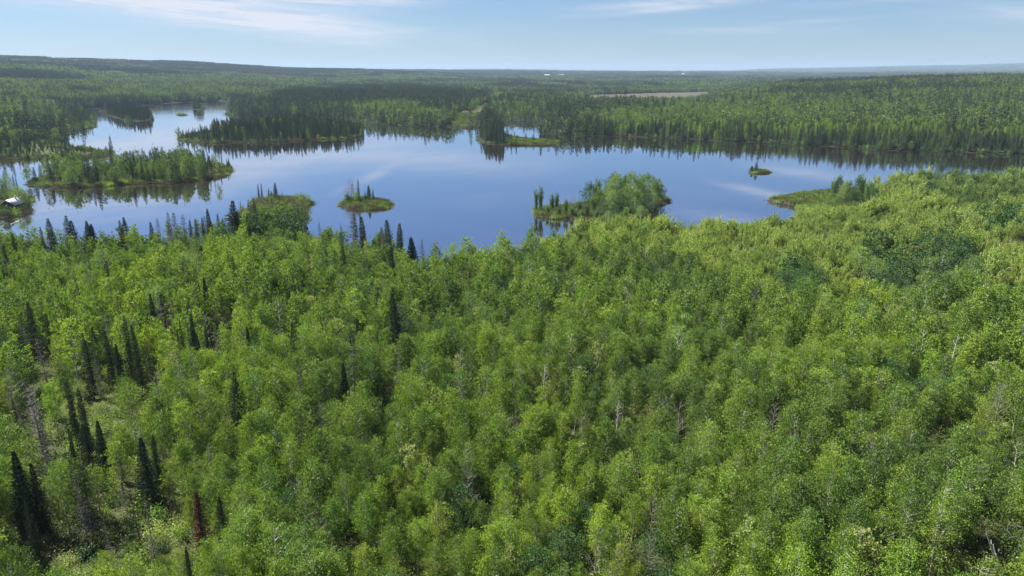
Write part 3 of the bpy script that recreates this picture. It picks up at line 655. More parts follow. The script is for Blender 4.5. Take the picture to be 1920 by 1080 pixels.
# conifers rising out of the near wood: (x, y of the tip in the photograph, height, kind, width, label)
HERO = [
 (262, 820, 11, 'fir', 1.0, 'largest dark green fir in the lower left, a dense cone above pale undergrowth'),
 (366, 920, 9, 'red', 1.0, 'dead spruce with rusty red needles among green aspens'),
 (410, 932, 10, 'fir', .75, 'dark dense fir just right of the rusty red spruce'),
 (135, 858, 13, 'tired', .85, 'tall thin spruce with bare lower trunk and ragged top, left of the largest fir'),
 (47, 936, 12, 'spruce', .8, 'dark narrow spruce with brownish tip in the bottom left corner'),
 (245, 912, 10, 'pine', .8, 'ragged yellow green conifer below and left of the largest fir'),
 (270, 925, 10, 'tired', .9, 'ragged thin topped conifer below and right of the largest fir'),
 (312, 905, 7, 'pine', .9, 'small sparse yellowish conifer left of the rusty red spruce'),
 (348, 1026, 8, 'fir', .6, 'small dark fir tip below the rusty red spruce'),
 (25, 845, 13, 'fir', .9, 'broad black green fir at the left edge, above the brown tipped spruce'),
 (60, 868, 11, 'spruce', .8, 'slim spruce standing right of the broad fir at the left edge'),
 (12, 700, 13, 'dead_spruce', 1.1, 'grey leafless spruce at the left edge, midway down the photo'),
 (57, 725, 13, 'dead_spruce', 1.6, 'wide grey brown dead spruce with spread bare branches at the left'),
 (20, 748, 10, 'spruce', .8, 'dull spruce below the grey leafless spruce at the left edge'),
 (72, 775, 11, 'tired', .8, 'thin ragged spruce under the wide dead spruce'),
 (125, 714, 12, 'spruce', .85, 'taller of two close dark spruces over a pale grassy gap at the left'),
 (147, 728, 12, 'spruce', .9, 'shorter right hand spruce of the close pair over the pale grassy gap'),
 (154, 795, 11, 'fir', .75, 'dark fir left of its twin, above the pale undergrowth'),
 (181, 788, 10, 'fir', .8, 'dark fir right of its twin, half hidden by an aspen'),
 (128, 803, 8, 'spruce', .8, 'small slim spruce left of the twin firs'),
 (217, 848, 9, 'tired', .8, 'sparse spruce between the twin firs and the largest fir'),
 (70, 622, 13, 'tired', 1.3, 'half dead brown spruce with a wide grey crown at the left'),
 (45, 700, 12, 'tired', .8, 'thin ragged spruce beside the wide grey brown dead spruce'),
 (40, 590, 11, 'tired', .9, 'faded spruce under the aspens at the upper left'),
 (156, 625, 13, 'spruce', .75, 'leftmost of the row of tall narrow spruces in the left wood'),
 (170, 632, 12, 'tired', .7, 'second narrow spruce of the row from the left, greyish'),
 (173, 612, 9, 'spruce', .8, 'short dark spruce tip behind the left end of the spruce row'),
 (196, 620, 12, 'spruce', .95, 'bushy tipped spruce in the middle of the spruce row'),
 (216, 645, 11, 'fir', .6, 'cone shaped spruce standing lowest in the spruce row'),
 (230, 592, 14, 'spruce', .85, 'tallest dark spruce of the spruce row'),
 (247, 608, 14, 'spruce', .65, 'very narrow spruce right of the tallest one in the row'),
 (272, 642, 11, 'dead_spruce', .5, 'bare dead pole spruce at the right end of the spruce row'),
 (193, 580, 12, 'dead_spruce', .8, 'dead grey spruce behind the spruce row'),
 (237, 690, 6, 'spruce', .8, 'little dark spruce in front of the spruce row'),
 (280, 550, 11, 'spruce', .9, 'left of two dark spruces above the spruce row'),
 (298, 552, 11, 'spruce', .9, 'right of two dark spruces above the spruce row'),
 (345, 478, 14, 'tired', 1.2, 'tall weathered spruce with a wide faded crown, high in the left wood'),
 (382, 521, 12, 'fir', .65, 'clean dark cone spruce right of the tall weathered one'),
 (433, 502, 9, 'spruce', .9, 'dark spruce tip alone in the aspens, right of the clean cone spruce'),
 (413, 542, 12, 'tired', .8, 'thin brownish spruce below the clean cone spruce'),
 (431, 574, 9, 'fir', .6, 'dark small spruce right of the thin brownish one'),
 (354, 562, 12, 'spruce', .8, 'upper spruce of the cluster next to a bright aspen in the left wood'),
 (357, 588, 12, 'fir', .6, 'dark columnar spruce next to a bright aspen in the left wood'),
 (337, 602, 11, 'spruce', .6, 'narrow dark spruce left of the columnar one'),
 (331, 620, 9, 'spruce', .6, 'shorter dark spruce left of the columnar one'),
 (368, 628, 9, 'fir', .7, 'rounded dark spruce below the columnar one'),
 (384, 610, 10, 'spruce', .7, 'dark spruce between the columnar one and the feathery one'),
 (388, 592, 8, 'spruce', .6, 'small spruce tip behind the feathery one'),
 (403, 606, 12, 'tired', 1.0, 'feathery olive spruce at the right of the spruce cluster'),
 (463, 613, 10, 'fir', .6, 'solitary small dark spruce in the centre left canopy'),
 (546, 603, 9, 'fir', .55, 'solitary small pointed spruce right of centre left canopy'),
 (607, 534, 8, 'spruce', .9, 'dull spruce tip high in the aspens left of centre'),
 (598, 560, 6, 'spruce', .8, 'tiny spruce tip just below the dull one left of centre'),
 (668, 594, 10, 'fir', .65, 'dark pointed spruce left of the tall shaggy one near the centre'),
 (738, 548, 15, 'spruce', 1.1, 'tall shaggy dark spruce near the centre of the wood'),
 (706, 620, 9, 'spruce', .8, 'small shadowed spruce between the pointed and the shaggy spruce'),
 (745, 650, 11, 'dead_spruce', .6, 'thin brown dead spruce under the tall shaggy one'),
 (643, 680, 11, 'fir', .8, 'soft edged dark fir left of centre, standing below the pointed spruce'),
 (713, 725, 7, 'spruce', .7, 'small dark spruce tip right of the soft edged fir'),
 (437, 697, 12, 'fir', .8, 'soft dark fir rising in the canopy above the largest fir'),
 (905, 578, 8, 'dead_spruce', 1.0, 'brownish dead spruce in the middle of the canopy'),
 (938, 606, 8, 'dead_spruce', 1.0, 'reddish grey dead spruce right of the brownish dead one'),
 (600, 593, 8, 'spruce', .7, 'small spruce below the solitary tips left of centre'),
]
SHORE = [(91, 409, 10, 'spruce', 1.2), (120, 404, 12, 'spruce', 1.1), (134, 413, 10, 'spruce', 1.1), (162, 414, 10, 'fir', .9), (170, 420, 9, 'fir', .9), (76, 424, 8, 'spruce', .7),
 (232, 407, 11, 'fir', .7), (283, 416, 9, 'spruce', 1.), (292, 408, 9, 'tired', 1.), (312, 398, 11, 'tired', 1.2), (322, 398, 10, 'tired', 1.3), (341, 402, 10, 'tired', 1.4), (355, 412, 8, 'spruce', .8),
 (367, 410, 8, 'spruce', .9), (389, 391, 11, 'fir', .7), (379, 408, 8, 'spruce', .8), (408, 400, 9, 'spruce', .8), (416, 408, 8, 'spruce', 1.1), (433, 376, 13, 'spruce', 1.25), (444, 396, 9, 'spruce', 1.),
 (558, 388, 11, 'spruce', 1.1), (535, 408, 8, 'spruce', .9), (659, 398, 14, 'tired', 1.3), (679, 406, 13, 'spruce', 1.2), (665, 400, 10, 'tired', 1.1), (713, 426, 9, 'spruce', 1.1), (727, 412, 12, 'spruce', 1.), (747, 418, 11, 'spruce', 1.2), (771, 445, 8, 'fir', 1.), (480, 420, 9, 'fir', 1.2)]
heroes = []
for k, (x, y, H, kd, w_, lb) in enumerate(HERO):
    X, Y, z = by_top(x, y, H); nm = {'fir': 'fir_tree', 'red': 'dead_spruce', 'dead_spruce': 'dead_spruce', 'pine': 'conifer_tree'}.get(kd, 'spruce_tree')
    place(kd, X, Y, H, lb, 'conifer', 'conifers standing out of the near wood', nm, wide=w_ * (.8 if kd in ('spruce', 'fir') else .9), z=z, idx=k); heroes.append((X, Y, H))
for k, (x, y, H, kd, w_) in enumerate(SHORE):
    while H < 19:
        X, Y, z = by_top(x, y, H)
        if signed_shore(np.array([X]), np.array([Y]))[0] > 1.5: break
        H += .6
    lb = ('dark spruce tip above the near shore at far left' if x < 240 else 'spruce tip on the near shore left of the grassy spit' if x < 500 else
          'dark spruce on the near shore below the grassy spit' if x < 600 else 'airy dark spruce on the near shore below the round islet')
    place(kd, X, Y, H, lb, 'conifer', lb.replace('dark spruce', 'spruces').replace('spruce on', 'spruces on').replace('airy ', ''), 'spruce_tree', wide=w_, z=z, idx=k); heroes.append((X, Y, H))
HX = np.array(heroes)

# the near wood -----------------------------------------------------------
X, Y = sprinkle(-330, 420, 22, 470, 2.4)
az_ = np.arctan2(X, Y); D = np.hypot(X, Y)
ok = (np.abs(az_) < R(42)) | ((np.abs(X) < 95) & (Y < 110)); X, Y = X[ok], Y[ok]
ds = signed_shore(X, Y); ok = ds > 1.2; X, Y, ds = X[ok], Y[ok], ds[ok]
Zg = ground(X, Y, ds); px, py = pix(X, Y, Zg + 8); pbx, pby = pix(X, Y, Zg)
notisl = np.ones(len(X), bool)
for k_ in ('cabin', 'left', 'C', 'E', 'B', 'G', 'H'): notisl &= ~(inside(isl[k_], X, Y))
onF = inside(isl['F'], X, Y)
D = np.hypot(X, Y)
spitm = (pbx > 455) & (pbx < 590) & (pby < 399); pointm = (pbx > 1430) & (pbx < 1545) & (pby < 391)
nz = fbm(X, Y, 16, 2, 41); nz2 = fbm(X, Y, 38, 3, 51)
def blob(cx, cy, rx, ry): return np.clip(1.2 - np.hypot((px - cx) / rx, (py - cy) / ry), 0, 1)
# density: gaps in the lower left, at the right corner, around the dead patch
gap = blob(140, 745, 150, 60) + blob(215, 960, 150, 70) * .9 + blob(60, 650, 90, 60) + blob(250, 690, 120, 60) * .9 + blob(1860, 1010, 120, 110) * 1.0 + blob(1700, 1060, 120, 60) * .6 + blob(90, 1000, 80, 80) * .5 + blob(1160, 760, 90, 40) * .4
keep = rng.uniform(0, 1, len(X)) > np.clip(gap, 0, .86) * .95
keep &= rng.uniform(0, 1, len(X)) < np.where(nz < .36, .72, .97)
# keep clear what stands in front of the chosen conifers
for hx, hy, hh in HX:
    d_ = np.hypot(hx, hy); ux, uy = hx / d_, hy / d_
    al = (hx - X) * ux + (hy - Y) * uy; la = np.abs((hx - X) * uy - (hy - Y) * ux)
    keep &= ~((al > -1.6) & (al < 5.5) & (la < 2.0)) & ~((al >= 5.5) & (al < 8.5) & (la < 1.2))
# zones
wz = (px > 985) & (pby > 380) & (py < 405 + 60 * sstep(980, 1120, px) + 75 * sstep(1200, 1500, px) + (nz2 - .5) * 60)
wz |= (px > 1000) & (pby > 380) & (Y > 225)
bk = (px > 1540) & (pby <= 392) & (Y > 225)      # low mixed thicket beyond the point
darkz = (blob(1745, 500, 125, 75) + blob(1500, 510, 60, 45) + blob(1770, 440, 40, 25) + blob(1660, 470, 60, 40) + blob(1880, 390, 80, 20)) > .45
thing_c = {}
def take(mask): return X[mask], Y[mask], Zg[mask]
base_ok = notisl & keep & ~spitm & ~pointm & ~onF
ub = rng.uniform(0, 1, len(X)); clp = fbm(X, Y, 13, 2, 46)
willow = base_ok & ((wz & ~bk) | (bk & (ub < .22))) & ~(darkz & (rng.uniform(0, 1, len(X)) < .8))
dark = base_ok & darkz & ~willow & (rng.uniform(0, 1, len(X)) < .46)
dark |= base_ok & bk & (ub >= .22) & (ub < .50) & (clp > .36)
asp = base_ok & ~wz & ~darkz & ~bk
pale = asp & (rng.uniform(0, 1, len(X)) < .035 + .25 * (blob(1600, 560, 160, 40) + blob(1290, 690, 70, 80) * .4 + blob(80, 930, 90, 60) * .7)); asp &= ~pale
# spacing: aspens on about 3.1 m, darker and broader trees wider
asp &= rng.uniform(0, 1, len(X)) < .80
H = 9.6 * (.70 + .60 * nz2) * rng.uniform(.66, 1.22, len(X))
H = np.where((ds < 22) & (px > 590) & (px < 800), np.maximum(H, 9.5), H)
spn = (pbx > 425) & (pbx < 600) & (pby < 470) & (Y > 190); H = np.where(spn, np.clip((pby - 390) / 4.8, 1.6, 12), H)
ptn = (px > 1430) & (px < 1620) & (pby < 430) & (Y > 200)
birchm = asp & (fbm(X, Y, 9, 1, 77) > .80) & (rng.uniform(0, 1, len(X)) < .5)
asp &= ~birchm
birchm |= base_ok & darkz & ~dark & ~willow & (rng.uniform(0, 1, len(X)) < .12)
birchm |= base_ok & bk & (ub >= .50) & (ub < .82) & (clp > .38)
H = np.where(bk, (2.2 + (5.2 * sstep(1650, 1720, px) + .4) * sstep(.35, .7, clp)) * rng.uniform(.8, 1.15, len(X)), H)
drk = asp & (fbm(X, Y, 24, 2, 88) > .64) & (rng.uniform(0, 1, len(X)) < .35); asp &= ~drk
spr = asp & (rng.uniform(0, 1, len(X)) < np.where((px < 330) & (py > 560) & (py < 860), .075, np.where(px < 420, .045, np.where(px < 760, .013, 0))) + .10 * ((ds < 26) & (px < 800))); asp &= ~spr
snagm = asp & (rng.uniform(0, 1, len(X)) < .040 + .35 * blob(1160, 740, 90, 50) + .25 * blob(1500, 960, 120, 70) * .3 + .2 * blob(1860, 980, 110, 90) + .25 * blob(430, 890, 40, 60) + (.35 * blob(110, 700, 130, 130) + .2 * blob(260, 680, 90, 70))); asp &= ~snagm
swap = asp & spn & (rng.uniform(0, 1, len(X)) < .8); asp &= ~swap; drk |= swap & (rng.uniform(0, 1, len(X)) < .7)
inview = (pbx > -60) & (pbx < 1980) & (py < 1110)
def largest(mask, n):
    idx = np.where(mask & inview)[0]; idx = idx[np.argsort(D[idx] - H[idx] * .5)]; return idx[:n]
def zone_aspen(x, y):
    if x < 330: return 'leafy green aspen in the bottom left corner around the rusty red spruce and firs'
    if x < 640: return 'green aspen at the bottom edge, right of the rusty red spruce'
    if x < 960: return 'green aspen in the closed canopy at the bottom edge, left of the middle'
    if x < 1280: return 'green aspen in the closed canopy at the bottom edge, right of the middle'
    if x < 1600: return 'green aspen at the bottom edge, left of the yellow green tree in the lower right'
    return 'green aspen in the bottom right corner near the leaning white trunk'
WORD = 'first second third fourth fifth sixth seventh eighth ninth tenth eleventh twelfth thirteenth fourteenth fifteenth sixteenth seventeenth eighteenth nineteenth twentieth'.split()
def ordinal(n):
    if n < 20: return WORD[n]
    n += 1; t = n // 10; u = n % 10; T = {2: 'twenty', 3: 'thirty', 4: 'forty', 5: 'fifty', 6: 'sixty', 7: 'seventy', 8: 'eighty', 9: 'ninety'}
    return T[t] + '-' + WORD[u - 1] if u else {2: 'twentieth', 3: 'thirtieth', 4: 'fortieth', 5: 'fiftieth', 6: 'sixtieth', 7: 'seventieth', 8: 'eightieth', 9: 'ninetieth'}[t]
def ordinal_labels(ii, what, rows, group):
    """rows of crowns by height in the picture, counted from the left"""
    ys = np.argsort(-py[ii]); out = {}; per = math.ceil(len(ii) / rows)
    for r_ in range(rows):
        row = ii[ys[r_ * per:(r_ + 1) * per]]; row = row[np.argsort(px[row])]
        for k_, i in enumerate(row): out[i] = '%s, %s row up from the bottom edge, %s from left' % (what(i), ordinal(r_) if r_ else 'lowest', ordinal(k_))
    return out
def individual(mask, n, kind, name, cat, label_fn, group_fn, Hs=H, wide=1.0, what=None, rows=8, group=None):
    if what:
        ii = largest(mask, n); lab = ordinal_labels(ii, what, rows, group)
        for i in ii: place(kind, X[i], Y[i], Hs[i], lab[i], cat, group, name, z=Zg[i], wide=wide)
        m = mask.copy(); m[ii] = False; return m
    ii = largest(mask, n)
    for i in ii:
        lb = label_fn(px[i], py[i]); place(kind, X[i], Y[i], Hs[i], lb, cat, group_fn(lb), name, z=Zg[i], wide=wide)
    m = mask.copy(); m[ii] = False; return m
gf = lambda lb: lb.replace('aspen ', 'aspens ', 1) if 'aspen ' in lb else lb + ' (group)'
asp_rest = individual(asp, 300, 'aspen', 'aspen_tree', 'aspen', zone_aspen, gf, what=lambda i: ('tall ' if H[i] > 10.4 else 'small ' if H[i] < 8.6 else '') + 'green aspen', group='aspens of the near canopy')
def zb(x, y): return 'broad bright green birch in the near wood, left half' if x < 960 else 'broad bright green birch in the near wood, right half'
birch_rest = individual(birchm, 120, 'birch', 'birch_tree', 'birch', zb, lambda l: 'birches' + l[24:], what=lambda i: 'broad bright birch', rows=9, group='birches of the near wood')
Hp = H * .85
pale_rest = individual(pale, 120, 'pale_leaf', 'young_tree', 'tree', lambda x, y: 'thin pale yellow green young tree among darker aspens, ' + ('left half' if x < 960 else 'right half'), lambda l: 'pale young trees, ' + l[-10:], Hp, what=lambda i: 'thin pale yellow green tree', rows=9, group='pale young trees of the near wood')
Hd = H * .80
dark_rest = individual(dark | drk, 200, 'dark_leaf', 'alder_tree', 'tree', lambda x, y: ('round dark green tree in the dark clump at the right' if (x > 1440 and y < 600) else 'round dark green tree inside the aspen canopy'), lambda l: l.replace('tree', 'trees'), Hd, what=lambda i: 'round dark green tree', rows=10, group='round dark trees of the near wood')
Hw = (2.6 + 4.8 * sstep(.25, .75, fbm(X, Y, 11, 2, 44))) * rng.uniform(.75, 1.25, len(X)) * (.75 + .6 * nz2)
Hw = np.where(ptn, np.minimum(Hw, np.clip((pby - 386) / 4.6, .9, 7)), Hw)
def wl(x, y): return 'yellow green upright willow on the near shore right of the middle' if x < 1300 else 'yellow green willow bush in the wide thicket behind the aspens at the right'
willow_rest = individual(willow, 290, 'willow', 'willow_shrub', 'shrub', wl, lambda l: l, Hw, what=lambda i: 'yellow green willow bush', rows=11, group='willows of the thicket')
for i in rng.permutation(np.where(snagm & inview & (D < 240))[0])[:170]:
    w_ = rng.uniform() < (.4 if px[i] > 1000 else .15)
    lb = ('bleached white leafless tree showing in the canopy ' if w_ else 'grey leafless tree showing in the canopy ') + ('left of the middle' if px[i] < 960 else 'right of the middle')
    place('white_snag' if w_ else 'snag', X[i], Y[i], H[i] * (.95 if w_ else 1.0), lb, 'dead tree', lb.replace('tree', 'trees'), 'bare_tree', z=Zg[i])
for i in np.where(spr & inview)[0]:
    kd = ['tired', 'spruce', 'dead_spruce', 'tired'][int(rng.integers(0, 4))]; lb = {'tired': 'thin ragged olive brown spruce', 'spruce': 'slim dark spruce', 'dead_spruce': 'bare grey dead spruce'}[kd] + ' among the left half aspens'
    place(kd, X[i], Y[i], H[i] * 1.3, lb, 'conifer', lb.replace('spruce', 'spruces', 1), 'dead_spruce' if kd == 'dead_spruce' else 'spruce_tree', z=Zg[i], wide=.85)
farm = D > 150
def S_(mask, k, h0, Hs=H): return (PJ[k], X[mask], Y[mask], Zg[mask] - .05, Hs[mask] / h0)
nearA = [joined('aspen_n', broadleaf(500 + i, h, w_ * .97, 3100, .18, .32, clumps=44), (A_, BP)) for i, (h, w_) in enumerate([(10, 1.7), (10, 2.1), (10, 1.4), (10, 2.3), (10, 1.6), (10, 1.3)])]
mass('aspen_wood', 'green aspens of the near wood too many to tell apart, up to the lake shore', 'aspen wood', [
    (nearA, X[asp_rest & ~farm], Y[asp_rest & ~farm], Zg[asp_rest & ~farm] - .05, H[asp_rest & ~farm] / 10), S_(asp_rest & farm, 'aspen_m', 10.3), S_(birch_rest, 'birch_m', 9), S_(pale_rest, 'aspen_m', 11, Hp)])
mass('willow_thicket', 'yellow green willow thicket between the near wood and the lake at the right', 'thicket', [S_(willow_rest, 'willow_m', 5, Hw), S_(dark_rest, 'dark_m', 8, Hd)])

# undergrowth in the near wood
ux, uy = sprinkle(-240, 330, 24, 330, 2.0); ud = signed_shore(ux, uy); kk = (ud > .6) & (np.abs(np.arctan2(ux, uy)) < R(41)); ux, uy, ud = ux[kk], uy[kk], ud[kk]
uz = ground(ux, uy, ud); ubx, uby = pix(ux, uy, uz)
kk = rng.uniform(0, 1, len(ux)) < np.where(np.hypot(ux, uy) < 170, .85, .3); kk &= ~((ubx > 455) & (ubx < 590) & (uby < 399)) & ~((ubx > 1430) & (ubx < 1500) & (uby < 391))
for k_ in ('C', 'E', 'cabin', 'left'): kk &= ~inside(isl[k_], ux, uy)
mass('undergrowth', 'low leafy undergrowth in the gaps of the near wood', 'undergrowth', [(PJ['bush'], ux[kk], uy[kk], uz[kk], rng.uniform(.6, 1.3, kk.sum()))])

# ------------------------------------------------------------------ islands: every tree a thing
P2['poplar'] = [(pair('poplar', shrub(600 + i, h, n_, .40, sp, 26, .22, 1.7), (M['poplar'], BG)), h) for i, (h, n_, sp) in enumerate([(12, 3000, .34), (11, 2900, .44), (12, 2800, .28)])]
def single(kind, X, Y, H, h0, label, cat, group, name, idx=None, wide=1.0):
    L_ = PJ[kind]; me = L_[rng.integers(0, len(L_)) if idx is None else idx % len(L_)]; z = float(ground(X, Y))
    o = mkobj(name, me); o.location = (X, Y, z - .05); s = H / h0; o.scale = (s * wide, s * wide, s); o.rotation_euler = (0, 0, rng.uniform(0, 6.28)); return tag(o, label, cat, group)
def fill(key, s, fn, margin=.8):
    P = isl[key]; x0, y0 = P.min(0); x1, y1 = P.max(0); X_, Y_ = sprinkle(x0, x1, y0, y1, s)
    d_ = signed_shore(X_, Y_); m = inside(P, X_, Y_) & (d_ > margin); X_, Y_, d_ = X_[m], Y_[m], d_[m]; bx_, by_ = pix(X_, Y_, ground(X_, Y_, d_))
    for a in zip(X_, Y_, d_, bx_, by_): fn(*a)
h0s = {'spruce_m': 12, 'birch_m': 9, 'dark_m': 8, 'tired_m': 12, 'willow_m': 5}
CAND = []
def spruce(kind, X, Y, H, h0, label, cat, group, name, idx=None, wide=1.0): CAND.append((kind, float(X), float(Y), float(H), label, group, wide))
def isC(X, Y, d, x, y):
    if x > 395 or x < 62:
        if rng.uniform() < .35: spruce('spruce_m', X, Y, rng.uniform(4, 8), 12, 'small dark spruce at a tip of the long wooded island at left', 'conifer', 'small spruces at the tips of the long wooded island', 'spruce_tree')
        return
    if rng.uniform() < (.30 if x < 230 else .08): return
    if rng.uniform() < (.62 if x < 380 else .95):
        spruce('spruce_m' if rng.uniform() < .7 else 'tired_m', X, Y, rng.uniform(7, 12.5), 12, 'dark spruce standing between the birches of the long wooded island at left', 'conifer', 'spruces among the birches of the long wooded island', 'spruce_tree', wide=1.1)
    else:
        single('birch_m', X, Y, rng.uniform(9.5, 12.8), 9, 'round crowned green birch on the long wooded island at left', 'birch', 'birches on the long wooded island', 'birch_tree', wide=.85)
fill('C', 4.9, isC, 1.2)
def isB(X, Y, d, x, y):
    if rng.uniform() < .12: return
    if x < 400:
        if rng.uniform() < .6: spruce('spruce_m', X, Y, rng.uniform(4, 9), 12, 'small spruce on the low western tip of the spruce island in the middle distance', 'conifer', 'small spruces on the western tip of the spruce island', 'spruce_tree')
    elif rng.uniform() < .94: spruce('spruce_m', X, Y, rng.uniform(9.5, 13.2), 12, 'tall dark spruce on the near side of the spruce island', 'conifer', 'spruces covering the spruce island', 'spruce_tree')
    else: single('birch_m', X, Y, rng.uniform(10, 12.5), 9, 'light green birch among the spruces of the spruce covered island', 'birch', 'birches on the spruce island', 'birch_tree', wide=.7)
fill('B', 5.4, isB, 1.2)
fill('A', 5.5, lambda X, Y, d, x, y: spruce('spruce_m', X, Y, rng.uniform(10.5, 14), 12, 'tall dark spruce on the narrow island in the far bright bay', 'conifer', 'spruces on the narrow island in the far bay', 'spruce_tree', wide=1.2) if rng.uniform() < .85 else None, 2)
fill('A2', 6.5, lambda X, Y, d, x, y: spruce('spruce_m', X, Y, rng.uniform(15, 19), 12, 'dark spruce on the tiny round islet near the far end of the bright bay', 'conifer', 'spruces on the tiny round far islet', 'spruce_tree', wide=1.2), .5)
def isG(X, Y, d, x, y):
    if x < 944: spruce('spruce_m', X, Y, rng.uniform(12, 16), 12, 'dark spruce in the clump on the marshy spit mid lake', 'conifer', 'spruce clump at the west end of the marshy spit', 'spruce_tree')
fill('G', 4.6, isG, .8)
for x, y, H_s in [(951, 240, 9), (958, 247, 7), (968, 252, 4.5), (972, 253, 3.5), (986, 250, 6), (1000, 252, 6), (1021, 246, 7), (1028, 258, 5)]:
    X_, Y_ = at(x, min(266, y + H_s * 2.15 + 2)); spruce('spruce_m', X_, Y_, H_s, 12, 'small lone spruce on the open marshy spit mid lake', 'conifer', 'lone spruces on the marshy spit', 'spruce_tree', wide=1.7)
for (x, H_s), lb in zip([(1409, 5.6), (1417, 5.2)], ['left spruce of the pair on the tiny islet near the right shore', 'right spruce of the pair on the tiny islet near the right shore']):
    X_, Y_ = at(x, 321.5); spruce('spruce_m', X_, Y_, H_s, 12, lb, 'conifer', 'two spruces on the tiny right islet', 'spruce_tree', wide=2.4)
for x, y, H_s, w_, lb in [(673, 379, 10.5, .8, 'tallest, thin dark spruce on the round islet, beside the bare trees'), (692, 379, 7.5, 1.4, 'middle dark spruce of the round islet, above the white rock'), (700, 378, 5.5, 1.1, 'small pointed spruce at the right of the round islet trio'), (685, 379, 4.5, 1.2, 'low dark spruce squeezed between the taller ones of the round islet')]:
    X_, Y_ = at(x, y); place('spruce', X_, Y_, H_s, lb, 'conifer', 'spruces on the round islet', 'spruce_tree', wide=w_)
for x, H_s, lb in [(655, 11, 'leafless grey tree leaning left on the round islet'), (660, 10, 'slender leafless grey tree second from the left on the round islet'), (664, 9, 'leafless grey tree in the middle of the round islet clump'), (646, 6, 'thin bare stick tree at the left end of the round islet')]:
    X_, Y_ = at(x, 380); place('snag', X_, Y_, H_s, lb, 'dead tree', 'bare trees on the round islet', 'bare_tree', wide=1.5)
X_, Y_ = at(652, 381); place('poplar', X_, Y_, 4.5, 'low leafy bush at the foot of the bare trees on the round islet', 'shrub', None, 'poplar_tree', wide=1.3)
X_, Y_ = at(668, 382); place('birch', X_, Y_, 5.0, 'small green birch between the bare trees and the tallest spruce of the round islet', 'birch', None, 'birch_tree')
for x, y, H_s, w_ in [(486, 375, 8.5, .75), (492, 376, 8.5, .7), (505, 378, 6, .9), (510, 379, 5, 1.2), (518, 380, 9, 1.3), (530, 376, 4.5, .8)]:
    X_, Y_ = at(x, y); lb = 'left one of the slim pair of dark spruces on the grassy spit' if x == 486 else 'right of the slim pair of dark spruces on the grassy spit' if x == 492 else 'broadest dark spruce on the grassy spit' if x == 518 else 'thin sparse spruce right of the broadest on the grassy spit' if x == 530 else ('small' if x == 505 else 'lowest') + ' pointed spruce between the slim pair and the broadest of the spit'
    place('tired' if x == 530 else 'spruce', X_, Y_, H_s, lb, 'conifer', 'spruces on the grassy spit', 'spruce_tree', wide=w_)
X_, Y_ = at(337, 262); single('birch_m', X_, Y_, 13, 9, 'lone slender pale tree at the western tip of the spruce island', 'tree', None, 'birch_tree', wide=.35)
for x, y, H_s, w_ in [(1005, 399, 11, .5), (1013, 400, 12.5, .5), (1035, 398, 8, .7), (1043, 399, 9, .6), (1060, 404, 7, .8), (1105, 396, 12, .8), (1118, 391, 14, .7), (1140, 396, 12, .9), (1155, 390, 15.5, .8), (1172, 388, 16, .8), (1185, 392, 15, .9), (1198, 386, 15.5, .8), (1212, 388, 15, .8), (1228, 385, 14, .9), (1205, 396, 11, 1.), (1218, 392, 12, 1.), (1232, 380, 12, .6), (1165, 404, 9, 1.1), (1130, 408, 8, 1.1), (1100, 410, 7, 1.1), (1085, 402, 6, 1), (1188, 406, 8, 1.1), (1150, 412, 6, 1.2), (1112, 402, 9, 1.1), (1124, 398, 11, 1.0), (1146, 402, 10, 1.1), (1176, 398, 12, 1.0), (1192, 400, 11, 1.1), (1165, 396, 13, .9), (1210, 402, 9, 1.2), (1224, 398, 9, 1.1), (1072, 408, 5, 1.2), (1090, 414, 5, 1.3), (1118, 416, 6, 1.2), (1140, 418, 5, 1.3), (1172, 414, 6, 1.3), (1200, 412, 6, 1.3), (1048, 408, 5, 1.1), (1026, 404, 5, 1.), (1240, 378, 8, .8), (1182, 384, 15, .9), (1150, 384, 14, .9)]:
    X_, Y_ = at(x, y); tall = H_s > 10.5
    lb = 'slender upright poplar at the left end of the bushy islet' if x < 1050 else 'tall feathery poplar on the bushy islet right of centre' if tall else 'low bushy poplar below the tall ones of the bushy islet'
    place(('birch' if x % 3 == 0 and x > 1100 else 'dark_leaf' if x % 5 == 0 and x > 1100 else 'poplar'), X_, Y_, H_s, lb, 'tree', lb.replace('poplar', 'poplars'), 'poplar_tree', wide=w_)
for x, y, H_s in [(1072, 402, 8), (1078, 400, 7)]:
    X_, Y_ = at(x, y); place('snag', X_, Y_, H_s, 'leafless grey tree in the gap of the bushy islet right of centre', 'dead tree', 'leafless trees on the bushy islet', 'bare_tree')
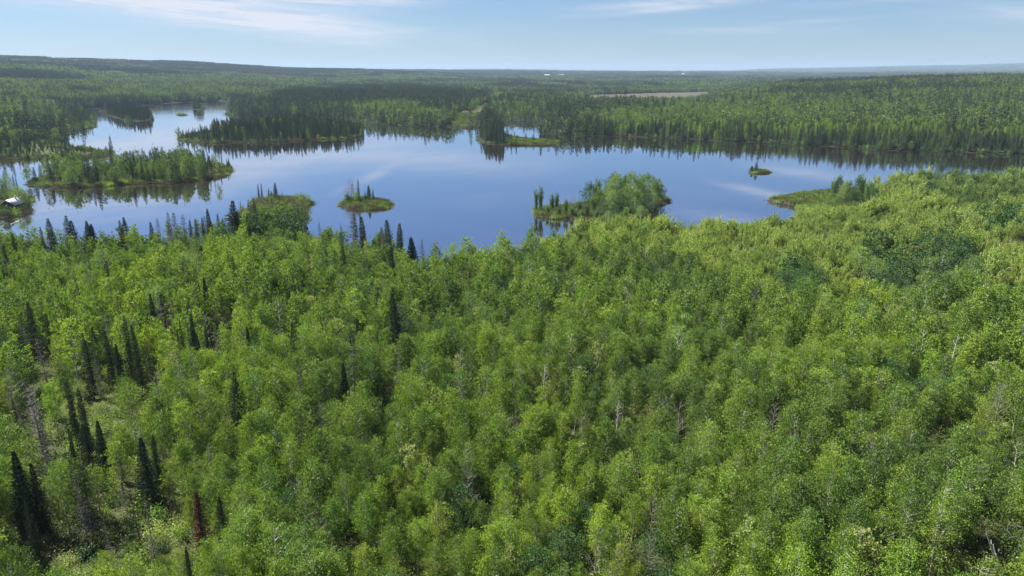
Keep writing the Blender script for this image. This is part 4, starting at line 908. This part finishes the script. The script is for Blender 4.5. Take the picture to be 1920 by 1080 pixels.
PT = [(1564, 374, 11.5, .8, 'poplar'), (1571, 376, 11, .5, 'dark_leaf'), (1580, 384, 9.5, 1.0, 'birch'), (1594, 386, 8, .9, 'dark_leaf'), (1588, 370, 9, .9, 'poplar'), (1612, 376, 13, .75, 'poplar'), (1606, 378, 11, .7, 'dark_leaf'), (1624, 382, 11, .8, 'poplar'), (1632, 384, 9, .9, 'dark_leaf'), (1640, 378, 8, 1, 'poplar'), (1606, 386, 6, 1.2, 'dark_leaf'), (1705, 372, 10.5, 1.1, 'dark_leaf'), (1722, 378, 10, 1.1, 'birch'), (1738, 372, 10, 1.1, 'dark_leaf'), (1712, 360, 10, 1., 'birch'), (1752, 382, 7, 1.1, 'birch'), (1775, 358, 8, 1, 'birch'), (1790, 365, 7, 1.1, 'dark_leaf'), (1815, 360, 8, 1, 'birch'), (1838, 366, 7, 1, 'poplar'), (1860, 358, 8, 1, 'birch'), (1878, 366, 8.5, 1.2, 'birch'), (1900, 360, 9, 1, 'dark_leaf'), (1915, 368, 10, 1.1, 'birch'), (1890, 380, 7, 1.2, 'dark_leaf'), (1850, 384, 6, 1.2, 'dark_leaf'), (1800, 380, 5, 1.2, 'willow'), (1660, 372, 5, 1, 'willow'), (1680, 374, 5, 1, 'willow'), (1875, 372, 9, 1, 'poplar'), (1935, 362, 9, 1, 'birch'), (1770, 372, 6, 1, 'willow'), (1825, 376, 6, 1.1, 'willow')]
for k, (x, y, H_s, w_, kd) in enumerate(PT):
    if x > 1650: H_s *= .72; w_ *= 1.35
    X_, Y_ = at(x, y); lb = ('green tree in the small group at the root of the grassy point' if x < 1640 else 'round leafy tree in the thicket beyond the point at right')
    place(kd, X_, Y_, H_s, lb, 'tree', lb.replace('tree', 'trees', 1), {'poplar': 'poplar_tree', 'birch': 'birch_tree', 'dark_leaf': 'alder_tree', 'willow': 'willow_shrub'}[kd], wide=w_)
for x, y, H_s, w_, kd, lb in [(38, 391, 10, 1.1, 'birch', 'big green birch leaning over the cabin at the left edge'), (18, 373, 12, .9, 'birch', 'green birch behind the cabin at the left edge'), (46, 388, 8, 1.1, 'dark_leaf', 'dark green tree at the water right of the cabin'), (3, 383, 12, 1, 'dark_leaf', 'dark tree left of the cabin at the picture edge'), (55, 386, 5, 1.1, 'willow', 'reddish green bush at the tip of the cabin point'), (-20, 380, 12, 1, 'birch', 'birch outside the left picture edge by the cabin'),
                           (14, 366, 12, .6, 'spruce', 'thin spruce tip behind the birch by the cabin, leftmost'), (30, 368, 11, .7, 'spruce', 'spruce tip behind the birch by the cabin, left of a pair'), (36, 369, 10, .6, 'spruce', 'spruce tip behind the birch by the cabin, right of a pair'), (4, 398, 5, 1.2, 'birch', 'small bright bush in front of the cabin')]:
    X_, Y_ = at(x, y); place(kd, X_, Y_, H_s, lb, 'tree', 'trees around the cabin', {'birch': 'birch_tree', 'dark_leaf': 'alder_tree', 'willow': 'willow_shrub', 'spruce': 'spruce_tree'}[kd], wide=w_)

CAND.sort(key=lambda c: math.hypot(c[1], c[2]) / c[3] - (1e3 if ('lone' in c[4] or 'pair' in c[4]) else 0))
n_sp = sum(1 for o in C.objects if o.name.startswith('spruce_tree') and o.parent is None)
for k_, X_, Y_, H_s, lb, gp, w_ in CAND[:max(0, 298 - n_sp)]: single(k_, X_, Y_, H_s, 12, lb, 'conifer', gp, 'spruce_tree', wide=w_)
REST = CAND[max(0, 298 - n_sp):]
# ------------------------------------------------------------------ the woods beyond the lake
def band(d0, d1, s):
    X_, Y_ = sprinkle(-d1 * .80, d1 * .80, d0 * .72, d1, s); D_ = np.hypot(X_, Y_); a_ = np.abs(np.arctan2(X_, Y_))
    m = (D_ >= d0) & (D_ < d1) & (a_ < R(41 if d1 < 2000 else 39)); X_, Y_, D_ = X_[m], Y_[m], D_[m]; d_ = signed_shore(X_, Y_)
    m = d_ > (.8 if s < 8 else 8); X_, Y_, D_, d_ = X_[m], Y_[m], D_[m], d_[m]; z_ = ground(X_, Y_, d_); x_, y_ = pix(X_, Y_, z_)
    m = np.ones(len(X_), bool)
    for k_ in ('A', 'A2', 'A3', 'A4', 'A5', 'B', 'C', 'E', 'F', 'G', 'H', 'K', 'cabin'): m &= ~inside(isl[k_], X_, Y_)
    for k_ in ('field', 'clear0', 'clear1', 'cut'):
        m &= ~inside(Z[k_], X_, Y_)
        if s > 8: m &= edged(Z[k_], X_, Y_) > s * .3
    m &= ~(inside(Z['leftmarsh'], X_, Y_) & (rng.uniform(0, 1, len(X_)) < .85))
    m &= ~(inside(isl['left'], X_, Y_) & (y_ > 266) & (x_ > 60) & (rng.uniform(0, 1, len(X_)) < .45))
    m &= (Y_ > 470) | inside(isl['left'], X_, Y_) | (x_ < -30)
    m &= ~((x_ > 1400) & (Y_ < 500)) & ~((Y_ < 430) & (x_ > 60))
    return [v[m] for v in (X_, Y_, z_, D_, d_, x_, y_)]
def bl(x, y, cx, cy, rx, ry): return np.clip(1.3 - np.hypot((x - cx) / rx, (y - cy) / ry), 0, 1)
def pcon(X_, Y_, D_, d_, x_, y_):
    p = .10 - .10 * (x_ > 1250) + (fbm(X_, Y_, 170, 3, 61) - .5) * 1.8 + (fbm(X_, Y_, 900, 2, 62) - .5) * .8 * sstep(1500, 3000, D_)
    p += .9 * bl(x_, y_, 720, 186, 170, 16) + .7 * bl(x_, y_, 830, 200, 60, 18) + .8 * bl(x_, y_, 60, 152, 130, 7) + .35 * (y_ < 146) * (x_ < 1350) + .25 * bl(x_, y_, 1650, 160, 250, 25)
    p += .5 * bl(x_, y_, 560, 200, 130, 14) + .5 * bl(x_, y_, 1150, 162, 100, 6) + .4 * bl(x_, y_, 1430, 185, 50, 8)
    p -= .4 * bl(x_, y_, 330, 160, 260, 12) + .35 * bl(x_, y_, 1350, 190, 120, 30) + .3 * bl(x_, y_, 1500, 220, 350, 14)
    p += .62 * (1 - sstep(14, 42, d_)) * np.where(x_ > 120, 1, .8)
    p += .3 * (x_ < 180) * (D_ < 900) + .5 * (x_ < 215) * (y_ > 266) * (D_ < 900)
    return np.clip(p, .04, .94)
f1, f2 = [], []
if REST:
    rx, ry, rh = (np.array([c[i] for c in REST]) for i in (1, 2, 3)); f1.append((PJ['spruce_m'], rx, ry, ground(rx, ry), rh / 12))
for d0, d1, s in [(330, 700, 4.2), (700, 1000, 4.8), (1000, 1400, 5.8)]:
    X_, Y_, z_, D_, d_, x_, y_ = band(d0, d1, s); u = rng.uniform(0, 1, len(X_)); pc = pcon(X_, Y_, D_, d_, x_, y_); c_ = u < pc
    hs = (.80 + .45 * fbm(X_, Y_, 60, 2, 71)) * rng.uniform(.78, 1.18, len(X_)) * (1 - .45 * (1 - sstep(2, 9, d_)) * (rng.uniform(0, 1, len(X_)) < .6))
    hs *= np.where((d_ < 45) & inside(isl['left'], X_, Y_) & (y_ > 266), .45, 1)
    hs *= np.where((x_ > 925) & (x_ < 1022) & (D_ > 860) & (D_ < 1150), .6, 1)
    hs *= np.where(inside(isl['left'], X_, Y_) & (x_ > 60), .78, 1) * np.where((x_ > 135) & (x_ < 450) & (D_ < 1500), .85, 1)
    med = D_ < 760
    for mk, kind, hh in [(c_ & med, 'spruce_m', 1.0), (c_ & ~med, 'spruce_f', 1.0)]: f1.append((PJ[kind], X_[mk], Y_[mk], z_[mk], hs[mk] * 1.12))
    bch = (fbm(X_, Y_, 45, 2, 81) > .60)
    for mk, kind in [(~c_ & med & ~bch, 'aspen_m'), (~c_ & med & bch, 'birch_m'), (~c_ & ~med & ~bch, 'aspen_f'), (~c_ & ~med & bch, 'birch_f')]: f2.append((PJ[kind], X_[mk], Y_[mk], z_[mk], hs[mk] * .95))
X_, Y_, z_, D_, d_, x_, y_ = band(1400, 2700, 14.5); pc = pcon(X_, Y_, D_, d_, x_, y_); c_ = rng.uniform(0, 1, len(X_)) < sstep(.25, .75, pc); hs = .85 + .35 * fbm(X_, Y_, 200, 2, 72)
f1.append((PJ['stand_c'], X_[c_], Y_[c_], z_[c_], hs[c_] * 1.05)); f2.append((PJ['stand_b'], X_[~c_], Y_[~c_], z_[~c_], hs[~c_]))
for d0, d1, s, sc in [(2700, 6000, 40, .95), (6000, 9500, 58, 1.2), (9500, 18500, 92, 1.5)]:
    X_, Y_, z_, D_, d_, x_, y_ = band(d0, d1, s); pc = pcon(X_, Y_, D_, d_, x_, y_); c_ = rng.uniform(0, 1, len(X_)) < sstep(.2, .8, pc); hs = (.8 + .5 * fbm(X_, Y_, 500, 2, 73)) * sc
    z_ = z_ - (s * .06 if s > 50 else 0)
    f1.append((PJ['block_c'], X_[c_], Y_[c_], z_[c_], hs[c_])); f2.append((PJ['block_b'], X_[~c_], Y_[~c_], z_[~c_], hs[~c_]))
mass('spruce_forest', 'dark spruce forest along the far shores and over the hills to the horizon', 'forest', f1)
mass('mixed_forest', 'green aspen and birch forest beyond the lake, reaching to the horizon', 'forest', f2)

# marsh growth on spits, islets, banks and clearings
MX, MY, MZ, MS = [], [], [], []
def reeds(P, s, sc, dmin=.2, dmax=99):
    x0, y0 = P.min(0); x1, y1 = P.max(0); X_, Y_ = sprinkle(x0, x1, y0, y1, s); d_ = signed_shore(X_, Y_); m = inside(P, X_, Y_) & (d_ > dmin) & (d_ < dmax)
    MX.append(X_[m]); MY.append(Y_[m]); MZ.append(ground(X_[m], Y_[m], d_[m])); MS.append(rng.uniform(.7, 1.3, m.sum()) * sc)
reeds(isl['E'], 1.3, .8); reeds(isl['G'], 1.7, 1.1); reeds(isl['H'], 1.0, .8); reeds(isl['A3'], 2, 1.0); reeds(isl['A4'], 2.4, 1); reeds(isl['A5'], 2.4, 1); reeds(isl['C'], 1.7, 1.2, .2, 5); reeds(isl['F'], 1.8, .9)
reeds(isl['B'], 2.2, 1.2, .3, 5); reeds(isl['cabin'], 1.8, 1.1, .2, 9); reeds(Z['leftmarsh'], 3, 1.5); reeds(Z['clear0'], 3.5, 1.5); reeds(Z['clear1'], 4.5, 1.6)
reeds(poly_px([(440, 420), (455, 378), (486, 368), (556, 363), (586, 372), (590, 410), (560, 425)]), 1.3, .9); reeds(poly_px([(1436, 379), (1452, 366), (1560, 358), (1700, 346), (1700, 380), (1560, 396), (1500, 394)]), 1.25, 1.3)
reeds(isl['left'], 3.2, 1.5, .3, 12); reeds(poly_px([(1700, 350), (1960, 340), (1960, 425), (1700, 410)]), 2.2, 1.7)
mass('marsh_grass', 'sedge and low brush on spits, islets and banks of the lake', 'marsh plants', [(PJ['reed'], *map(np.concatenate, (MX, MY, MZ, MS)))])
BX, BY = [], []
for P, s in [(isl['C'], 3.0), (isl['E'], 2.3), (isl['F'], 2.4), (isl['B'], 4.5), (isl['cabin'], 3.2), (poly_px([(446, 425), (452, 385), (486, 370), (530, 368), (580, 374), (585, 385), (575, 425)]), 1.7), (poly_px([(1500, 366), (1700, 348), (1960, 344), (1960, 420), (1540, 396)]), 3.0)]:
    X_, Y_ = sprinkle(P[:, 0].min(), P[:, 0].max(), P[:, 1].min(), P[:, 1].max(), s); d_ = signed_shore(X_, Y_); m = inside(P, X_, Y_) & (d_ > .3); BX.append(X_[m]); BY.append(Y_[m])
fs = []
PJ['shore_bush'] = [bush(420 + i, M['dark_leaf'], 420, 2.4, 1.5, .28) for i in range(3)] + [bush(423, M['birch'], 420, 2.0, 1.5, .28), bush(426, M['poplar'], 420, 2.6, 1.4, .28), bush(427, M['brush'], 300, 1.2, 1.4, .25)]
PJ['marsh_bush'] = [bush(430, M['dark_leaf'], 380, 1.6, 1.3, .22), bush(431, M['brush'], 380, 1.5, 1.3, .2), bush(432, M['brush'], 380, 1.1, 1.5, .2), bush(433, M['reed'], 380, 1.3, 1.3, .2), bush(434, M['island_birch'], 380, 1.9, 1.2, .22)]
PJ['far_bush'] = PJ['shore_bush'][:3] + [PJ['shore_bush'][4]]
BX, BY = np.concatenate(BX), np.concatenate(BY); fs.append((PJ['marsh_bush'], BX, BY, ground(BX, BY), (.25 + 1.25 * sstep(.35, .75, fbm(BX, BY, 5, 2, 91))) * rng.uniform(.7, 1.3, len(BX)) * np.clip(signed_shore(BX, BY) / 3 + .35, 0, 1)))
X_, Y_, z_, D_, d_, x_, y_ = band(330, 1400, 3.6); m = d_ < 9; fs.append((PJ['far_bush'], X_[m], Y_[m], z_[m], rng.uniform(.6, 1.35, m.sum())))
mass('bank_brush', 'low bushes along the banks of lake and islands', 'brush', fs)

# ------------------------------------------------------------------ small things
def part(name, b, mats, parent, label=None):
    o = mkobj(name, b.mesh(name, mats), parent); 
    if label: o['label'] = label
    return o
# cabin
X_, Y_, z_ = by_base(24, 392)
e = empty('log_cabin', (X_, Y_, z_), 'dark log cabin with a pale metal roof under the birches at the left edge', 'cabin', rz=R(8))
b = MBr(); b.box((0, 0, 1.3), (3, 4.2, 1.35))
b.add([(-3, -4.2, 2.65), (3, -4.2, 2.65), (0, -4.2, 4.7), (-3, 4.2, 2.65), (3, 4.2, 2.65), (0, 4.2, 4.7)], [(0, 1, 2), (5, 4, 3)]); part('wall', b, [M['log_wall']], e)
b = MBr()
for sg in (-1, 1):
    n_ = np.array([sg * 2.05, 0, 3.0]) / math.hypot(2.05, 3) * .10
    q0 = np.array([(0, -4.8, 4.74), (0, 4.8, 4.74), (sg * 3.5, 4.8, 2.34), (sg * 3.5, -4.8, 2.34)]); V_ = np.concatenate([q0, q0 + n_]); b.add(V_, [(0, 1, 2, 3), (7, 6, 5, 4), (0, 4, 5, 1), (1, 5, 6, 2), (2, 6, 7, 3), (3, 7, 4, 0)])
rf = part('roof', b, [M['roof']], e)
b = MBr(); b.box((.9, 2.2, 4.9), (.3, .3, .7)); b.box((.9, 2.2, 5.65), (.38, .38, .06)); part('chimney', b, [M['rock']], rf)
b = MBr(); b.box((-1.2, -4.23, 1.0), (.45, .04, 1.0)); part('door', b, [M['plank']], e)
for wx in (.5, 1.9):
    b = MBr()
    for c_, h_ in [((wx, -4.24, 1.95), (.5, .05, .05)), ((wx, -4.24, 1.05), (.5, .05, .05)), ((wx - .47, -4.24, 1.5), (.05, .05, .4)), ((wx + .47, -4.24, 1.5), (.05, .05, .4))]: b.box(c_, h_)
    f_ = part('window', b, [M['plank']], e); b = MBr(); b.box((wx, -4.22, 1.5), (.42, .015, .40)); part('pane', b, [M['glass']], f_)
b = MBr(); b.box((0, -5.4, .25), (3, 1.15, .06)); b.box((-2.8, -6.4, .1), (.08, .08, .2)); b.box((2.8, -6.4, .1), (.08, .08, .2)); part('porch', b, [M['plank']], e)
X_, Y_ = at(28, 402)
e = empty('wooden_dock', (X_, Y_, 0), 'pale wooden dock lying at the water below the cabin', 'dock', rz=R(18)); b = MBr()
for i in range(22): b.box((-2.75 + i * .26, 0, .42), (.115, .9, .03))
part('deck', b, [M['plank']], e)
for i in (-2.6, 0, 2.6):
    for j in (-.75, .75):
        b = MBr(); b.tube([(i, j, -1.5), (i, j, .385)], [.07, .07], 8); part('post', b, [M['bark_grey']], e)
# rocks
def rock(name, x, y, s, mt, label, group, zo=0.0):
    X_, Y_ = at(x, y); r = np.random.default_rng(int(x * 7)); z = max(float(ground(X_, Y_)), -.1); bm = []
    u = 9; v = 6; V = [];
    for i in range(v + 1):
        for j in range(u):
            th = math.pi * i / v; ph = 2 * math.pi * j / u; k = r.uniform(.75, 1.15); V.append((k * math.sin(th) * math.cos(ph) * s * 1.2, k * math.sin(th) * math.sin(ph) * s, (.7 * math.cos(th) + .25) * s))
    b = MBr(); b.add(V, [(i * u + j, (i + 1) * u + j, (i + 1) * u + (j + 1) % u, i * u + (j + 1) % u) for i in range(v) for j in range(u)])
    o = mkobj(name, b.mesh(name, [mt])); o.location = (X_, Y_, z + zo); tag(o, label, 'rock', group)
rock('boulder', 989.5, 227.6, 1.3, M['rock'], 'left of two white boulders on the far bank of the small bay', 'white boulders of the small bay')
rock('boulder', 995.6, 227.6, 1.1, M['rock'], 'right of two white boulders on the far bank of the small bay', 'white boulders of the small bay')
rock('boulder', 1020, 226.5, .8, M['rock'], 'small white boulder at the right corner of the small bay', 'white boulders of the small bay')
rock('boulder', 695, 377.5, 1.1, M['drift'], 'flat white rock in the grass of the round islet', None, .7)
rock('boulder', 965, 236.6, 1.5, M['darkrock'], 'dark rock islet alone in the small bay', None)
for x, y, s in [(1433, 375.2, .35), (1440, 375.6, .45), (1446, 376, .5), (1452, 376.4, .5)]: rock('stone', x, y, s, M['darkrock'], 'dark stone in the row leading off the tip of the grassy point', 'stones off the grassy point', .15)
def log(name, pts, r0, r1, mt, label, cat, group=None, stubs=0):
    p0 = np.array(pts[0]); b = MBr(len(pts)); P = np.array(pts) - p0; b.tube(P, np.linspace(r0, r1, len(P)), 8)
    for i in range(stubs):
        f = (i + 1) / (stubs + 1) * (len(P) - 1); k = int(f); q = P[k] + (P[min(k + 1, len(P) - 1)] - P[k]) * (f - k); b.tube([q, q + b.rng.normal(0, .5, 3) + [0, 0, .35]], [r1 * .6, .012], 4)
    o = mkobj(name, b.mesh(name, [mt])); o.location = p0; return tag(o, label, cat, group)
def w3(x, y, z): X_, Y_ = at(x, y, z); return (float(X_), float(Y_), z)
log('driftwood_log', [w3(1856, 283.5, .6), w3(1880, 285, .7), w3(1907, 286, .6)], .5, .25, M['drift'], 'long bleached driftwood log on the far bank at the right', 'log', stubs=4)
log('leaning_birch', [w3(1888, 1110, 1.0), w3(1877, 1078, 3.5), w3(1868, 1052, 5.6), w3(1859, 1026, 7.6), w3(1851, 1003, 9.4), w3(1849, 990, 10.4)], .17, .05, M['bark_white'], 'white dead birch trunk leaning in the bottom right corner', 'dead tree', stubs=4)
log('leaning_birch', [w3(1886, 1100, 1.2), w3(1872, 1050, 5.0), w3(1864, 1030, 6.6), w3(1862, 1020, 7.2)], .09, .04, M['bark_white'], 'thinner white forked trunk beside the leaning birch in the bottom right corner', 'dead tree')
for k, (a_, c_, lb) in enumerate([((1838, 1024), (1847, 1036), 'short pale log lying left of the leaning birch'), ((1828, 1063), (1856, 1083), 'pale log lying at the bottom edge left of the leaning birch'), ((1886, 1056), (1904, 1068), 'pale log lying right of the leaning birch'), ((1770, 1008), (1792, 1034), 'grey log leaning in the shade left of the short pale log'), ((1862, 986), (1880, 1006), 'grey fallen stem above the leaning birch')]):
    log('fallen_log', [w3(*a_, 2.6), w3(*c_, 2.0)], .10, .07, M['bark_white'] if k < 3 else M['bark_grey'], lb, 'log')
for x0, y0, y1, lb in [(1518, 368, 352, 'thin bare pole standing at the grassy point'), (1254, 377, 353, 'thin leaning pole at the right tip of the bushy islet')]:
    p = w3(x0, y0, .5); log('bare_pole', [p, (p[0] + .2, p[1], 2.5), (p[0] + (.8 if x0 < 1300 else .1), p[1], 5.0)], .07, .03, M['bark_grey'], lb, 'pole')
# far white buildings among the woods
def shed(x, y, wpx, lb, mt):
    best = None
    d = ray(x, y); d = d / np.hypot(d[0], d[1])
    for D_ in np.arange(4200, 12000, 60.):
        X_, Y_ = d[0] * D_, d[1] * D_; zz = CAMZ + d[2] * D_; q = abs(float(ground(X_, Y_)) + 20 - zz)
        if best is None or q < best[0]: best = (q, X_, Y_, D_)
    _, X_, Y_, D_ = best; z_ = float(ground(X_, Y_)); w_ = wpx * D_ / F / 2; hh = 9.5
    e = empty('storage_building', (X_, Y_, z_), lb, 'building'); b = MBr(); b.box((0, 0, hh), (w_, 14, hh)); part('wall', b, [M['white_paint']], e)
    b = MBr(); b.add([(-w_ - .5, -15, 2 * hh + .02), (w_ + .5, -15, 2 * hh + .02), (w_ + .5, 15, 2 * hh + .02), (-w_ - .5, 15, 2 * hh + .02), (-w_ - .5, 0, 2 * hh + 4), (w_ + .5, 0, 2 * hh + 4)], [(0, 1, 5, 4), (2, 3, 4, 5), (0, 3, 2, 1)]); b.add([(-w_ - .5, -15, 2 * hh + .02), (-w_ - .5, 0, 2 * hh + 4), (-w_ - .5, 15, 2 * hh + .02), (w_ + .5, -15, 2 * hh + .02), (w_ + .5, 15, 2 * hh + .02), (w_ + .5, 0, 2 * hh + 4)], [(0, 1, 2), (3, 4, 5)]); part('roof', b, [mt], e)
    b = MBr(); b.box((0, -14.05, 4), (5, .1, 4)); part('door', b, [M['blue_paint']], e)
shed(1026, 140.2, 10, 'long white building far off in the woods, left of the blue roofed one', M['white_paint'])
shed(1052, 139.8, 12, 'far building with a blue grey roof, right of the long white one', M['blue_paint'])
shed(1281, 138.6, 4, 'tiny white building far off above the brown field', M['white_paint'])

# look-alikes of one stand are told apart by their place, counted from the left
same = {}
for o in C.objects:
    if o.parent is None and 'label' in o.keys() and o.get('kind') is None: same.setdefault(o['label'], []).append(o)
for lb, oo in same.items():
    if 1 < len(oo) <= 99 and len(lb.split()) <= 13:
        oo.sort(key=lambda o: float(pix(*o.location)[0]))
        for k_, o in enumerate(oo):
            o['label'] = '%s, %s from left' % (lb, ordinal(k_))
            if 'group' not in o.keys(): o['group'] = lb

# ------------------------------------------------------------------ haze: the air itself
m, q = mat('haze_air'); pv = q.new('ShaderNodeVolumePrincipled'); pv.inputs['Color'].default_value = (.50, .67, .90, 1); pv.inputs['Density'].default_value = 5.2e-5; pv.inputs['Anisotropy'].default_value = .1
o_ = q.new('ShaderNodeOutputMaterial'); q.l.new(pv.outputs[0], o_.inputs['Volume'])
top_z = float(gz.max()) + 45; b = MBr(); b.box((0, 0, (top_z - 6) / 2), (23500, 23500, (top_z + 6) / 2)); tag(mkobj('haze', b.mesh('haze', [m])), kind='stuff')
print('things', len(C.objects))
